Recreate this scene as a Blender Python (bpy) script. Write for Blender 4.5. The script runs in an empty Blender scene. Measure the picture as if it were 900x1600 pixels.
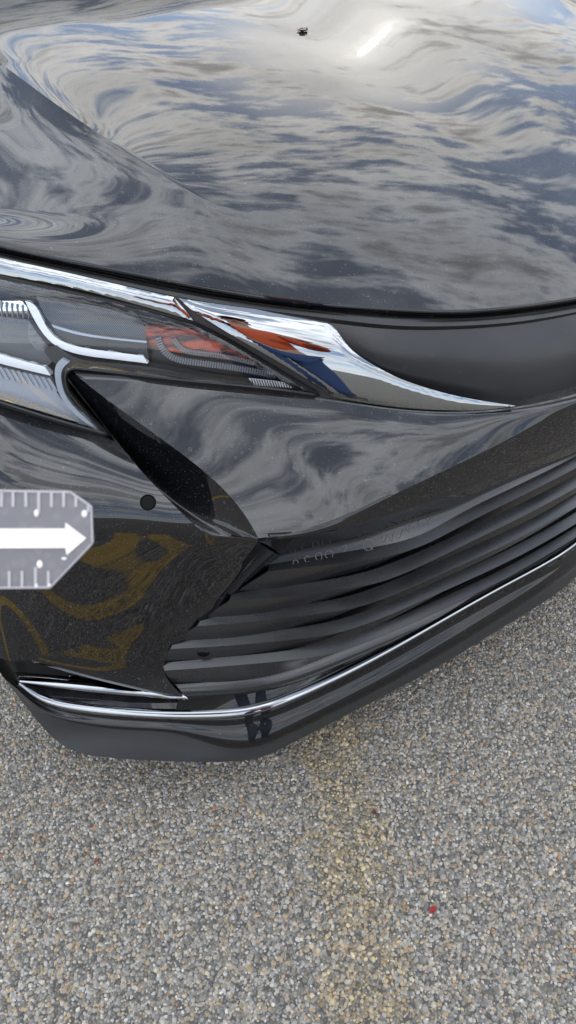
import bpy, bmesh, math, random
import numpy as np
from mathutils import Vector, Matrix
from mathutils.geometry import delaunay_2d_cdt

random.seed(7)
rng = np.random.default_rng(11)
scene = bpy.context.scene
COL = scene.collection
rad = math.radians

# ------------------------------------------------------------------ camera
FOC, CAM_H, PITCH = 1120.0, 1.3, rad(46)
cam_data = bpy.data.cameras.new('camera')
cam = bpy.data.objects.new('camera', cam_data)
COL.objects.link(cam)
cam.location = (0, 0, CAM_H)
cam.rotation_euler = (math.pi / 2 - PITCH, 0, 0)
cam_data.sensor_fit = 'HORIZONTAL'
cam_data.sensor_width = 36
cam_data.lens = 36 * FOC / 900.0
cam_data.clip_start = 0.01
cam_data.clip_end = 3000
cam_data.dof.use_dof = True
cam_data.dof.focus_distance = 0.98
cam_data.dof.aperture_fstop = 26.0
scene.camera = cam

# ------------------------------------------------------------------ world, sun, exposure
SUN_AZ, SUN_EL = rad(9.9), rad(24.4)          # azimuth from +Y towards +X
SUN_DIR = Vector((math.sin(SUN_AZ) * math.cos(SUN_EL), math.cos(SUN_AZ) * math.cos(SUN_EL), math.sin(SUN_EL)))
scene.view_settings.view_transform = 'Standard'
scene.view_settings.look = 'None'
scene.view_settings.exposure = 1.0
scene.view_settings.gamma = 1.0

world = bpy.data.worlds.new('World')
scene.world = world
world.use_nodes = True


class NT:
    """small helper to write node graphs as expressions"""
    def __init__(self, tree):
        self.t = tree
        tree.nodes.clear()

    def n(self, kind, **kw):
        nd = self.t.nodes.new(kind)
        for k, v in kw.items():
            setattr(nd, k, v)
        return nd

    def put(self, sock, v):
        if isinstance(v, bpy.types.NodeSocket):
            self.t.links.new(v, sock)
        elif v is not None:
            if sock.type == 'RGBA' and len(v) == 3:
                v = (*v, 1)
            sock.default_value = v

    def m(self, op, a, b=None, c=None, clamp=False):
        nd = self.n('ShaderNodeMath', operation=op, use_clamp=clamp)
        for i, v in enumerate((a, b, c)):
            if v is not None:
                self.put(nd.inputs[i], v)
        return nd.outputs[0]

    def vm(self, op, a, b=None, scale=None):
        nd = self.n('ShaderNodeVectorMath', operation=op)
        self.put(nd.inputs[0], a)
        if b is not None:
            self.put(nd.inputs[1], b)
        if scale is not None:
            self.put(nd.inputs['Scale'], scale)
        return nd.outputs['Value'] if op in ('DOT_PRODUCT', 'LENGTH') else nd.outputs[0]

    def ramp(self, v, a, b, lo=0.0, hi=1.0, smooth=True):
        nd = self.n('ShaderNodeMapRange', clamp=True)
        nd.interpolation_type = 'SMOOTHSTEP' if smooth else 'LINEAR'
        self.put(nd.inputs[0], v)
        for i, x in enumerate((a, b, lo, hi)):
            self.put(nd.inputs[i + 1], x)
        return nd.outputs[0]

    def noise(self, vec, scale, detail=4, rough=0.55, dist=0.0, lac=2.0):
        nd = self.n('ShaderNodeTexNoise')
        self.put(nd.inputs['Vector'], vec)
        nd.inputs['Scale'].default_value = scale
        nd.inputs['Detail'].default_value = detail
        nd.inputs['Roughness'].default_value = rough
        nd.inputs['Distortion'].default_value = dist
        nd.inputs['Lacunarity'].default_value = lac
        return nd.outputs[0]

    def voro(self, vec, scale, feature='F1', out='Distance', rnd=1.0):
        nd = self.n('ShaderNodeTexVoronoi', feature=feature)
        self.put(nd.inputs['Vector'], vec)
        nd.inputs['Scale'].default_value = scale
        nd.inputs['Randomness'].default_value = rnd
        return nd.outputs[out]

    def mix(self, f, a, b):
        nd = self.n('ShaderNodeMix', data_type='RGBA')
        self.put(nd.inputs[0], f)
        self.put(nd.inputs[6], a)
        self.put(nd.inputs[7], b)
        return nd.outputs[2]

    def sep(self, v):
        nd = self.n('ShaderNodeSeparateXYZ')
        self.put(nd.inputs[0], v)
        return nd.outputs

    def comb(self, x, y, z):
        nd = self.n('ShaderNodeCombineXYZ')
        for i, v in enumerate((x, y, z)):
            self.put(nd.inputs[i], v)
        return nd.outputs[0]

    def mapping(self, v, scale=(1, 1, 1), rot=(0, 0, 0), loc=(0, 0, 0)):
        nd = self.n('ShaderNodeMapping')
        self.put(nd.inputs[0], v)
        nd.inputs['Scale'].default_value = scale
        nd.inputs['Rotation'].default_value = rot
        nd.inputs['Location'].default_value = loc
        return nd.outputs[0]


def build_world():
    g = NT(world.node_tree)
    out = g.n('ShaderNodeOutputWorld')
    sky = g.n('ShaderNodeTexSky', sky_type='NISHITA')
    sky.sun_disc = False
    sky.sun_elevation = SUN_EL
    sky.sun_rotation = SUN_AZ
    sky.air_density = 1.0
    sky.dust_density = 0.1
    sky.ozone_density = 4.0
    bg = g.n('ShaderNodeBackground')
    g.put(bg.inputs[0], sky.outputs[0])
    bg.inputs[1].default_value = 0.15
    d = g.n('ShaderNodeTexCoord').outputs['Generated']
    s = g.sep(d)
    zc = g.m('MAXIMUM', s[2], 0.0)
    den = g.m('ADD', zc, 0.30)
    px = g.m('DIVIDE', s[0], den)
    py = g.m('DIVIDE', s[1], den)
    p = g.comb(px, py, 0.0)
    big = g.noise(g.mapping(p, scale=(0.75, 1.2, 1), rot=(0, 0, rad(12)), loc=(0.4, 2.9, 0)), 2.6, 6, 0.58, 0.05)
    fine = g.noise(g.mapping(p, scale=(0.8, 2.0, 1), rot=(0, 0, rad(-8)), loc=(7.3, 4.1, 2)), 10.0, 9, 0.62, 0.1)
    wf = g.ramp(s[1], 0.0, 0.80, 0.15, 0.56, False)
    dens = g.m('ADD', g.m('MULTIPLY', big, g.m('SUBTRACT', 1.0, wf)), g.m('MULTIPLY', fine, wf))
    cosang = g.m('MAXIMUM', g.vm('DOT_PRODUCT', d, tuple(SUN_DIR)), 0.0)
    cov = g.ramp(dens, 0.44, 0.525)
    thick = g.m('MULTIPLY', g.ramp(dens, 0.49, 0.62), g.ramp(s[2], 0.15, 0.55, 0.45, 0.85))
    # light inside the clouds: bright thin edges, grey thick bellies, glare round the veiled sun
    glow = g.m('MULTIPLY', g.m('POWER', cosang, 10.0), 0.08)
    glow2 = g.m('MULTIPLY', g.m('POWER', cosang, 500.0), 0.30)
    core = g.m('MULTIPLY', g.m('POWER', cosang, 5000.0), g.ramp(fine, 0.42, 0.60, 0.0, 1.2))
    gl = g.m('ADD', glow, glow2)
    edge = g.ramp(thick, 0.0, 1.0, 1.22, 0.50)
    var = g.ramp(g.noise(g.mapping(p, loc=(1.3, 9.2, 4)), 3.5, 6, 0.62), 0.32, 0.70, 0.84, 1.14)
    br = g.m('MULTIPLY', g.m('MULTIPLY', edge, var), g.m('ADD', 1.42, gl))
    br = g.m('ADD', br, g.m('MULTIPLY', core, g.ramp(thick, 0.1, 0.9, 1.0, 0.25)))
    br = g.m('MULTIPLY', br, g.ramp(s[2], 0.25, 0.75, 0.68, 1.18))
    warm = g.ramp(cosang, 0.80, 0.995)
    col = g.mix(warm, (0.93, 0.97, 1.03), (1.03, 1.0, 0.94))
    cb = g.n('ShaderNodeBackground')
    g.put(cb.inputs[0], col)
    g.put(cb.inputs[1], br)
    mx = g.n('ShaderNodeMixShader')
    # far clouds close up towards the horizon; a veil of cloud hangs before the sun
    cov2 = g.m('MAXIMUM', g.m('MAXIMUM', cov, g.ramp(s[2], 0.20, 0.04, 0.0, 0.8)), g.ramp(cosang, 0.965, 0.998))
    g.put(mx.inputs[0], g.m('ADD', g.m('MULTIPLY', cov2, 0.78), 0.19))
    g.t.links.new(bg.outputs[0], mx.inputs[1])
    g.t.links.new(cb.outputs[0], mx.inputs[2])
    g.t.links.new(mx.outputs[0], out.inputs[0])


build_world()
world.cycles.sampling_method = 'MANUAL'
world.cycles.sample_map_resolution = 1024

sun_data = bpy.data.lights.new('sun', 'SUN')
sun_data.energy = 0.9
sun_data.angle = rad(0.55)
sun_data.color = (1.0, 0.94, 0.85)
sun = bpy.data.objects.new('sun', sun_data)
COL.objects.link(sun)
sun.location = SUN_DIR * 20
sun.rotation_euler = SUN_DIR.to_track_quat('Z', 'Y').to_euler()

# ------------------------------------------------------------------ materials
def mat_new(name):
    m = bpy.data.materials.new(name)
    m.use_nodes = True
    g = NT(m.node_tree)
    out = g.n('ShaderNodeOutputMaterial')
    return m, g, out


def principled(g, out, **kw):
    b = g.n('ShaderNodeBsdfPrincipled')
    for k, v in kw.items():
        g.put(b.inputs[k.replace('_', ' ')], v)
    g.t.links.new(b.outputs[0], out.inputs[0])
    return b


def simple(name, color, rough=0.5, metal=0.0, ior=1.5, coat=0.0, **kw):
    m, g, out = mat_new(name)
    b = principled(g, out, Base_Color=color, Roughness=rough, Metallic=metal, IOR=ior)
    b.inputs['Coat Weight'].default_value = coat
    for k, v in kw.items():
        g.put(b.inputs[k.replace('_', ' ')], v)
    return m


def dust_mask(g, co, amount=1.0):
    """specks of dust and dried drops: small dots, thicker in patches"""
    patch = g.ramp(g.noise(co, 9.0, 3, 0.6), 0.42, 0.62)
    nd = g.n('ShaderNodeTexVoronoi', feature='F1')
    g.put(nd.inputs['Vector'], co)
    nd.inputs['Scale'].default_value = 560
    r = g.sep(nd.outputs['Color'])
    size = g.m('MULTIPLY', g.m('POWER', r[0], 3.0), 0.34)
    dot = g.ramp(g.m('SUBTRACT', nd.outputs['Distance'], size), -0.05, 0.05, 1.0, 0.0)
    pick = g.m('GREATER_THAN', g.m('ADD', r[1], g.m('MULTIPLY', patch, 0.42)), 0.72)
    a = g.m('MULTIPLY', g.m('MULTIPLY', dot, pick), 0.24)
    nd2 = g.n('ShaderNodeTexVoronoi', feature='F1')
    g.put(nd2.inputs['Vector'], co)
    nd2.inputs['Scale'].default_value = 85
    r2 = g.sep(nd2.outputs['Color'])
    sz = g.ramp(r2[0], 0, 1, 0.06, 0.17, False)
    ring = g.ramp(g.m('ABSOLUTE', g.m('SUBTRACT', nd2.outputs['Distance'], sz)), 0.0, 0.05, 1.0, 0.0)
    b = g.m('MULTIPLY', g.m('MULTIPLY', ring, g.m('GREATER_THAN', r2[1], 0.86)), 0.16)
    up = g.ramp(g.sep(g.n('ShaderNodeNewGeometry').outputs['Normal'])[2], 0.2, 0.95)
    film = g.m('MULTIPLY', g.m('ADD', 0.35, patch), g.m('ADD', 0.0, g.m('MULTIPLY', up, 0.034)))
    return g.m('MULTIPLY', g.m('ADD', g.m('MAXIMUM', a, b), film), amount, clamp=True)


def make_paint(name='black_paint', ior=1.54, dust=1.0):
    m, g, out = mat_new(name)
    co = g.n('ShaderNodeTexCoord').outputs['Object']
    b = g.n('ShaderNodeBsdfPrincipled')
    flake = g.voro(co, 1500, out='Color')
    g.put(b.inputs['Base Color'], g.mix(g.m('MULTIPLY', g.sep(flake)[0], 0.12), (0.004, 0.004, 0.005), (0.018, 0.019, 0.022)))
    b.inputs['Roughness'].default_value = 0.006
    b.inputs['IOR'].default_value = ior
    peel = g.noise(co, 420, 2, 0.5)
    bump = g.n('ShaderNodeBump')
    bump.inputs['Strength'].default_value = 0.005
    bump.inputs['Distance'].default_value = 0.001
    g.put(bump.inputs['Height'], peel)
    g.t.links.new(bump.outputs[0], b.inputs['Normal'])
    d = g.n('ShaderNodeBsdfDiffuse')
    d.inputs[0].default_value = (0.40, 0.39, 0.37, 1)
    mx = g.n('ShaderNodeMixShader')
    g.put(mx.inputs[0], dust_mask(g, co, dust))
    g.t.links.new(b.outputs[0], mx.inputs[1])
    g.t.links.new(d.outputs[0], mx.inputs[2])
    g.t.links.new(mx.outputs[0], out.inputs[0])
    return m


def make_plastic(name, color, rough, dust=0.6, ior=1.5, grain=0.0):
    m, g, out = mat_new(name)
    co = g.n('ShaderNodeTexCoord').outputs['Object']
    b = g.n('ShaderNodeBsdfPrincipled')
    b.inputs['Base Color'].default_value = (*color, 1)
    g.put(b.inputs['Roughness'], g.ramp(g.noise(co, 14, 4, 0.6), 0.3, 0.7, rough * 0.85, rough * 1.2))
    b.inputs['IOR'].default_value = ior
    if grain:
        bump = g.n('ShaderNodeBump')
        bump.inputs['Strength'].default_value = grain
        bump.inputs['Distance'].default_value = 0.0005
        g.put(bump.inputs['Height'], g.noise(co, 900, 2, 0.5))
        g.t.links.new(bump.outputs[0], b.inputs['Normal'])
    d = g.n('ShaderNodeBsdfDiffuse')
    d.inputs[0].default_value = (0.30, 0.29, 0.27, 1)
    mx = g.n('ShaderNodeMixShader')
    g.put(mx.inputs[0], dust_mask(g, co, dust))
    g.t.links.new(b.outputs[0], mx.inputs[1])
    g.t.links.new(d.outputs[0], mx.inputs[2])
    g.t.links.new(mx.outputs[0], out.inputs[0])
    return m


def make_lens_clear(name='clear_lens', tint=(0.93, 0.95, 0.97)):
    m, g, out = mat_new(name)
    t = g.n('ShaderNodeBsdfTransparent')
    t.inputs[0].default_value = (*tint, 1)
    gl = g.n('ShaderNodeBsdfGlossy')
    gl.inputs['Roughness'].default_value = 0.015
    fr = g.n('ShaderNodeFresnel')
    fr.inputs[0].default_value = 1.52
    mx = g.n('ShaderNodeMixShader')
    g.put(mx.inputs[0], fr.outputs[0])
    g.t.links.new(t.outputs[0], mx.inputs[1])
    g.t.links.new(gl.outputs[0], mx.inputs[2])
    g.t.links.new(mx.outputs[0], out.inputs[0])
    return m


def make_hatch(name, c0, c1, scale, rot, rough=0.35):
    """finely grooved bezel plastic"""
    m, g, out = mat_new(name)
    co = g.n('ShaderNodeTexCoord').outputs['Object']
    w = g.n('ShaderNodeTexWave', wave_type='BANDS', bands_direction='X')
    g.put(w.inputs['Vector'], g.mapping(co, rot=rot))
    w.inputs['Scale'].default_value = scale
    b = principled(g, out, Base_Color=g.mix(w.outputs['Fac'], c0, c1), Roughness=rough)
    bump = g.n('ShaderNodeBump')
    bump.inputs['Strength'].default_value = 0.5
    bump.inputs['Distance'].default_value = 0.001
    g.put(bump.inputs['Height'], w.outputs['Fac'])
    g.t.links.new(bump.outputs[0], b.inputs['Normal'])
    return m


def make_orange_reflection():  # streaky orange colour standing in for a reflection on the lens
    m, g, out = mat_new('painted_orange_reflection')
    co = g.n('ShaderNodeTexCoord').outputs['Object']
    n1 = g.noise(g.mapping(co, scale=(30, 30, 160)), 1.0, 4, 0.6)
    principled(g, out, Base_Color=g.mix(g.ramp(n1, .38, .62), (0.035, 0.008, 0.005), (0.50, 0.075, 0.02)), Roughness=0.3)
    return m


M = {}
M['paint'] = make_paint()
M['gloss'] = make_paint('gloss_black_trim', 1.45, 0.5)
M['matte'] = make_plastic('matte_black_plastic', (0.016, 0.0165, 0.0175), 0.32, 0.5, 1.5)
M['grille'] = make_plastic('dark_grille_plastic', (0.012, 0.0125, 0.0135), 0.27, 0.35, 1.62)
M['lip'] = make_plastic('charcoal_lip_plastic', (0.019, 0.0195, 0.021), 0.45, 0.3, grain=0.2)
M['rubber'] = make_plastic('black_rubber', (0.010, 0.010, 0.010), 0.45, 0.3)
M['chrome'] = simple('chrome', (0.30, 0.31, 0.32), 0.02, 1.0)
M['lens'] = make_lens_clear()
M['housing'] = simple('lamp_housing', (0.02, 0.021, 0.023), 0.3)
M['bezel'] = make_hatch('grooved_bezel', (0.035, 0.036, 0.039), (0.19, 0.195, 0.205), 150, (0, rad(40), rad(30)))
M['white_strip'] = simple('white_light_guide', (0.74, 0.75, 0.76), 0.3)
M['reflector'] = simple('lamp_reflector', (0.75, 0.77, 0.80), 0.12, 1.0)
M['lobe'] = simple('silver_lamp_floor', (0.34, 0.37, 0.42), 0.25, 0.2)
M['grey_rib'] = simple('grey_ribbed_guide', (0.16, 0.16, 0.165), 0.3)
M['mesh_white'] = simple('white_mesh', (0.75, 0.75, 0.73), 0.4)
M['dark_void'] = simple('unlit_black', (0.004, 0.004, 0.004), 0.8)
M['sensor'] = simple('sensor_black', (0.003, 0.003, 0.003), 0.5, 0, 1.2)
M['tyre'] = simple('tyre_rubber', (0.02, 0.02, 0.02), 0.75)
M['orange_reflection'] = make_orange_reflection()
M['chalk'] = simple('dried_water_mark', (0.13, 0.13, 0.13), 0.8)

# ------------------------------------------------------------------ car frame and pixel rays
YAW = rad(38)
CEN = 1.0                                           # lateral distance from camera to the centre plane
LX = np.array([math.cos(YAW), math.sin(YAW)])
FX = np.array([math.sin(YAW), -math.cos(YAW)])
cP, sP = math.cos(PITCH), math.sin(PITCH)
CAR_W = -2.0                                        # the car's base empty stands here on the centre line


def ray(px, py):
    x, v = (px - 450) / FOC, (800 - py) / FOC
    return np.array([x, cP + sP * v, -sP + cP * v])


def to_car(q):
    """world offset from camera foot -> (u, w, z): u to the viewer's left of the centre plane, w forward"""
    return np.array([CEN - q[0] * LX[0] - q[1] * LX[1], q[0] * FX[0] + q[1] * FX[1], q[2]])


def P(px, py, z):
    z = z - max(0.0, .56 - z) * .135
    d = ray(px, py)
    t = (z - CAM_H) / d[2]
    q = d * t
    q[2] = z
    return to_car(q)


def Pdeep(px, py, z, deep):
    d = ray(px, py)
    t = (z - CAM_H) / d[2] + deep
    q = d * t
    q[2] += CAM_H
    return to_car(q)


def car_world(u, w, z):
    q = (CEN - u) * LX + w * FX
    return Vector((q[0], q[1], z))


# car-local axes: x = viewer's right (car's left), y = backwards, z = up, origin on the centre line
car_loc = car_world(0, CAR_W, 0)
CAR_ROT = YAW


def local(a):
    a = np.asarray(a, float)
    o = np.empty_like(a)
    o[..., 0] = -a[..., 0]
    o[..., 1] = -(a[..., 1] - CAR_W)
    o[..., 2] = a[..., 2]
    return o


# ------------------------------------------------------------------ splines and lofts
def spline(pts, n, t=None, smooth=0):
    """natural cubic spline through pts, sampled evenly by chord length"""
    pts = np.asarray(pts, float)
    k = len(pts)
    if t is None:
        seg = np.linalg.norm(np.diff(pts, axis=0), axis=1)
        t = np.concatenate([[0], np.cumsum(np.maximum(seg, 1e-6))])
    t = np.asarray(t, float)
    h = np.diff(t)
    A = np.zeros((k, k))
    B = np.zeros((k, pts.shape[1]))
    A[0, 0] = A[-1, -1] = 1
    for i in range(1, k - 1):
        A[i, i - 1], A[i, i], A[i, i + 1] = h[i - 1], 2 * (h[i - 1] + h[i]), h[i]
        B[i] = 6 * ((pts[i + 1] - pts[i]) / h[i] - (pts[i] - pts[i - 1]) / h[i - 1])
    m = np.linalg.solve(A, B)
    x = n if isinstance(n, np.ndarray) else np.linspace(t[0], t[-1], n)
    i = np.clip(np.searchsorted(t, x) - 1, 0, k - 2)
    a, b = (t[i + 1] - x)[:, None], (x - t[i])[:, None]
    hi = h[i][:, None]
    out = (m[i] * a ** 3 + m[i + 1] * b ** 3) / (6 * hi) + (pts[i] / hi - m[i] * hi / 6) * a + (pts[i + 1] / hi - m[i + 1] * hi / 6) * b
    for _ in range(smooth):
        out[1:-1] = 0.25 * out[:-2] + 0.5 * out[1:-1] + 0.25 * out[2:]
    return out


def zs(pix, knots):
    """give pixel points a height: knots = [(px, z), ...] along x"""
    kx = [a for a, _ in knots]
    kz = [b for _, b in knots]
    return [(x, y, float(np.interp(x, kx, kz))) for x, y in pix]


def row(pix, n, knots=None, start=(), centre=None, smooth=6):
    """pixel points (with heights) -> car-space curve; start = extra (u,w,z) points before; centre = (w, z) on the centre plane"""
    pts = zs(pix, knots) if knots else pix
    c = [np.array(a, float) for a in start] + [P(*a) for a in pts]
    if centre is None:
        return spline(c, n, smooth=smooth)
    if centre == 'auto':
        (u1, w1, z1), (u2, w2, z2) = c[-2], c[-1]
        kw, kz = (w2 - w1) / (u1 * u1 - u2 * u2), (z2 - z1) / (u1 * u1 - u2 * u2)
        kw = max(kw, 0.02)
        if u2 < .02:
            c[-1] = np.array([0, w2, z2])
        else:
            c.append(np.array([0, w2 + kw * u2 * u2, z2 + kz * u2 * u2]))
    else:
        c.append(np.array([0, centre[0], centre[1]]))
    mir = [a * (-1, 1, 1) for a in c[-2::-1]]
    full = spline(c + mir, 2 * n - 1, smooth=smooth)
    half = full[:n]
    half[-1, 0] = 0
    return half


def loft(rows, nv, ts=None):
    """(K rows of n points) -> grid nv x n, cubic across the rows"""
    R = np.stack(rows)
    k = len(rows)
    if ts is None:
        d = np.linalg.norm(np.diff(R, axis=0), axis=2).mean(axis=1)
        ts = np.concatenate([[0], np.cumsum(np.maximum(d, 1e-5))])
    if k == 2:
        f = np.linspace(0, 1, nv)[:, None, None]
        return R[0] * (1 - f) + R[1] * f
    flat = spline(R.reshape(k, -1), np.linspace(ts[0], ts[-1], nv), t=ts)
    return flat.reshape(nv, R.shape[1], 3)


def mirror_grid(G):
    """join a half grid ending on the centre plane with its mirror image"""
    m = G[:, -2::-1] * np.array([-1, 1, 1])
    return np.concatenate([G, m], axis=1)


class Mesh:
    def __init__(self):
        self.v, self.f, self.nv, self.mi = [], [], 0, []

    def add(self, verts, faces, mi=0):
        self.v.append(np.asarray(verts, float).reshape(-1, 3))
        self.f += [tuple(i + self.nv for i in q) for q in faces]
        self.mi += [mi] * len(faces)
        self.nv += len(self.v[-1])

    def grid(self, G, mi=0, flip=False):
        nv, n = G.shape[:2]
        fs = []
        for a in range(nv - 1):
            for b in range(n - 1):
                q = (a * n + b, (a + 1) * n + b, (a + 1) * n + b + 1, a * n + b + 1)
                fs.append(q[::-1] if flip else q)
        self.add(G.reshape(-1, 3), fs, mi)

    def build(self, name, mats, parent=None, sharp=35, frame='car', weld=1e-5):
        me = bpy.data.meshes.new(name)
        v = np.concatenate(self.v)
        if frame == 'car':
            v = local(v)
        me.from_pydata(v.tolist(), [], self.f)
        for m in (mats if isinstance(mats, (list, tuple)) else [mats]):
            me.materials.append(m)
        me.polygons.foreach_set('material_index', self.mi)
        bm = bmesh.new()
        bm.from_mesh(me)
        bmesh.ops.remove_doubles(bm, verts=bm.verts, dist=weld)
        bmesh.ops.dissolve_degenerate(bm, dist=1e-7, edges=bm.edges)
        bm.to_mesh(me)
        bm.free()
        me.polygons.foreach_set('use_smooth', [True] * len(me.polygons))
        me.set_sharp_from_angle(angle=rad(sharp))
        o = bpy.data.objects.new(name, me)
        COL.objects.link(o)
        if parent:
            o.parent = parent
        return o


def thick_grid(mb, G, th, inward=None, mi=0):
    """closed shell: outer grid, inner grid moved th along -normal, rims between"""
    du = np.gradient(G, axis=1)
    dv = np.gradient(G, axis=0)
    N = np.cross(dv, du)
    N /= np.maximum(np.linalg.norm(N, axis=2, keepdims=True), 1e-9)
    if inward is None:
        ref = np.array([0, 1, 0.6])
    else:
        ref = np.asarray(inward)
    if (N.reshape(-1, 3) @ ref).mean() < 0:
        N = -N
    I = G - N * th
    nv, n = G.shape[:2]
    loopi = [(0, b) for b in range(n)] + [(a, n - 1) for a in range(1, nv)] + [(nv - 1, b) for b in range(n - 2, -1, -1)] + [(a, 0) for a in range(nv - 2, 0, -1)]
    mb.grid(G, mi)
    mb.grid(I, mi, flip=True)
    o = np.array([G[a, b] for a, b in loopi])
    i = np.array([I[a, b] for a, b in loopi])
    k = len(loopi)
    mb.add(np.concatenate([o, i]), [(q, (q + 1) % k, k + (q + 1) % k, k + q) for q in range(k)], mi)


# trimmed sheets: an outline in the picture laid on a smooth height surface, with real thickness
def fit_surface(ctrl, order=2):
    c = np.array(ctrl, float)

    def basis(x, y):
        x, y = (np.asarray(x) - 300) / 300.0, (np.asarray(y) - 550) / 150.0
        b = [np.ones_like(x), x, y, x * x, x * y, y * y]
        return np.stack(b if order == 2 else b[:3], -1)
    co, *_ = np.linalg.lstsq(basis(c[:, 0], c[:, 1]), c[:, 2], rcond=None)
    return lambda x, y: basis(x, y) @ co


def outline(segs, step=4.0):
    """list of segments (each splined, corners where they join) -> dense closed pixel outline"""
    out = []
    for s in segs:
        s = np.array(s, float)
        L = np.linalg.norm(np.diff(s, axis=0), axis=1).sum()
        n = max(2, int(L / step) + 1)
        c = spline(s, n) if len(s) > 2 else s[0] + (s[1] - s[0]) * np.linspace(0, 1, n)[:, None]
        out += c[:-1].tolist()
    return out


def trim(mb, pts, zf, deep=0.0, th=0.004, step=8.0, mi=0, bulge=None, roll=0.0):
    """fill outline, lift on the surface, extrude inwards by th"""
    pts = [tuple(p) for p in pts]
    n = len(pts)
    xs = [p[0] for p in pts]
    ys = [p[1] for p in pts]
    A = np.array(pts)
    inner = []
    for x in np.arange(min(xs) + step * 0.5, max(xs), step):
        for y in np.arange(min(ys) + step * 0.5, max(ys), step):
            ins = False
            j = n - 1
            for i in range(n):
                if (ys[i] > y) != (ys[j] > y) and x < (xs[j] - xs[i]) * (y - ys[i]) / (ys[j] - ys[i]) + xs[i]:
                    ins = not ins
                j = i
            if ins and np.min(np.hypot(A[:, 0] - x, A[:, 1] - y)) > step * 0.45:
                inner.append((x, y))
    allp = [Vector(p) for p in pts + inner]
    vs, es, fs, *_ = delaunay_2d_cdt(allp, [(i, (i + 1) % n) for i in range(n)], [list(range(n))], 1, 1e-4)
    V2 = np.array([tuple(v) for v in vs])
    Z = zf(V2[:, 0], V2[:, 1])
    D = np.full(len(V2), deep)
    dist = np.min(np.hypot(V2[:, None, 0] - A[None, :, 0], V2[:, None, 1] - A[None, :, 1]), axis=1)
    if bulge:
        D = D - bulge(V2[:, 0], V2[:, 1])
    if roll:
        D = D + roll * np.exp(-(dist / 5.0) ** 2)
    V3 = np.array([Pdeep(x, y, z, d) for (x, y), z, d in zip(V2, Z, D)])
    cam_c = to_car(np.array([0, 0, CAM_H]))
    faces = []
    for q in fs:
        a, b, c = V3[q[0]], V3[q[1]], V3[q[2]]
        if np.dot(np.cross(b - a, c - a), cam_c - a) < 0:
            q = q[::-1]
        faces.append(tuple(q))
    # vertex normals
    N = np.zeros_like(V3)
    for q in faces:
        nn = np.cross(V3[q[1]] - V3[q[0]], V3[q[2]] - V3[q[0]])
        for i in q:
            N[i] += nn
    N /= np.maximum(np.linalg.norm(N, axis=1, keepdims=True), 1e-12)
    I = V3 - N * th
    k = len(V3)
    edges = {}
    for q in faces:
        for i in range(len(q)):
            a, b = q[i], q[(i + 1) % len(q)]
            edges[(a, b)] = 1
    rim = [(b, a, a + k, b + k) for (a, b) in edges if (b, a) not in edges]
    # car coordinates are left-handed relative to local: flip on output
    mb.add(np.concatenate([V3, I]), [q[::-1] for q in faces] + [tuple(i + k for i in q) for q in faces] + [r[::-1] for r in rim], mi)


def mirror_part(o, parent=None):
    """the same part on the other side of the car"""
    me = o.data.copy()
    bm = bmesh.new()
    bm.from_mesh(me)
    for v in bm.verts:
        v.co.x = -v.co.x
    bmesh.ops.reverse_faces(bm, faces=bm.faces)
    bm.to_mesh(me)
    bm.free()
    c = bpy.data.objects.new(o.name.split('.')[0], me)
    COL.objects.link(c)
    c.parent = parent or o.parent
    return c


def thing(name, label, cat, loc=(0, 0, 0), rz=0.0):
    o = bpy.data.objects.new(name, None)
    o.empty_display_size = 0.1
    COL.objects.link(o)
    o.location = loc
    o.rotation_euler = (0, 0, rz)
    o['label'] = label
    o['category'] = cat
    return o


car = thing('car', 'glossy black minivan with chrome grille wings and dusty hood, seen at its front corner', 'car', car_loc, CAR_ROT)

# ------------------------------------------------------------------ hood
NH = 170
HE_PIX = [(0, 383, .895), (150, 413, .88), (300, 443, .863), (420, 463, .85), (520, 474, .838), (620, 481, .826),
          (720, 484, .814), (800, 478, .806), (900, 464, .797)]
he = row(HE_PIX, NH, start=[(.865, -1.05, .913)], centre=(-.445, .79), smooth=12)


def he_at(u):
    u = np.abs(u)
    o = he[::-1]
    return np.interp(u, o[:, 0], o[:, 1]), np.interp(u, o[:, 0], o[:, 2])


def hood_base(u, w):
    wh, zh = he_at(u)
    q = np.maximum(wh - w, 0)
    a = np.abs(u)
    A = .250 * (1 - .5 * a * a)
    C = .0 + .02 * a * a
    return zh + A * (1 - np.exp(-q / .42)) + C * q - .045 * a * a * q


def hood_hit(px, py, fn=hood_base):
    z = .95
    for _ in range(60):
        q = P(px, py, z)
        z = .5 * z + .5 * float(fn(q[0], q[1]))
    return P(px, py, z)


c_near, c_far = hood_hit(345, 330), hood_hit(0, 98)


def crease_u(w):
    slope = (c_far[0] - c_near[0]) / (c_far[1] - c_near[1])
    uc = c_near[0] + slope * (w - c_near[1])
    return uc + .018 * np.sin(np.clip((c_near[1] - w) / (c_near[1] - c_far[1]), 0, 1) * math.pi)


def hood_z(u, w):
    z = hood_base(u, w)
    a = np.abs(u)
    uc = crease_u(w)
    back = np.clip((c_near[1] + .02 - w) / .32, 0, 1)
    amp = back * back * (3 - 2 * back)
    d = a - uc
    wh, _ = he_at(u)
    fade = np.clip((wh - w) / .10, 0, 1)
    fade = fade * fade * (3 - 2 * fade)
    out = np.where(d > 0, -.030 * (1 - np.exp(-d / .055)) + .004 * (1 - np.cos(np.clip(d / .16, 0, 1) * 2 * math.pi)) * .5, 0)
    inn = np.where(d < 0, -.018 * (1 - np.exp(d / .05)) + .018 * (1 - np.exp(d / .16)), 0)
    return z + amp * fade * (out + inn)


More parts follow.
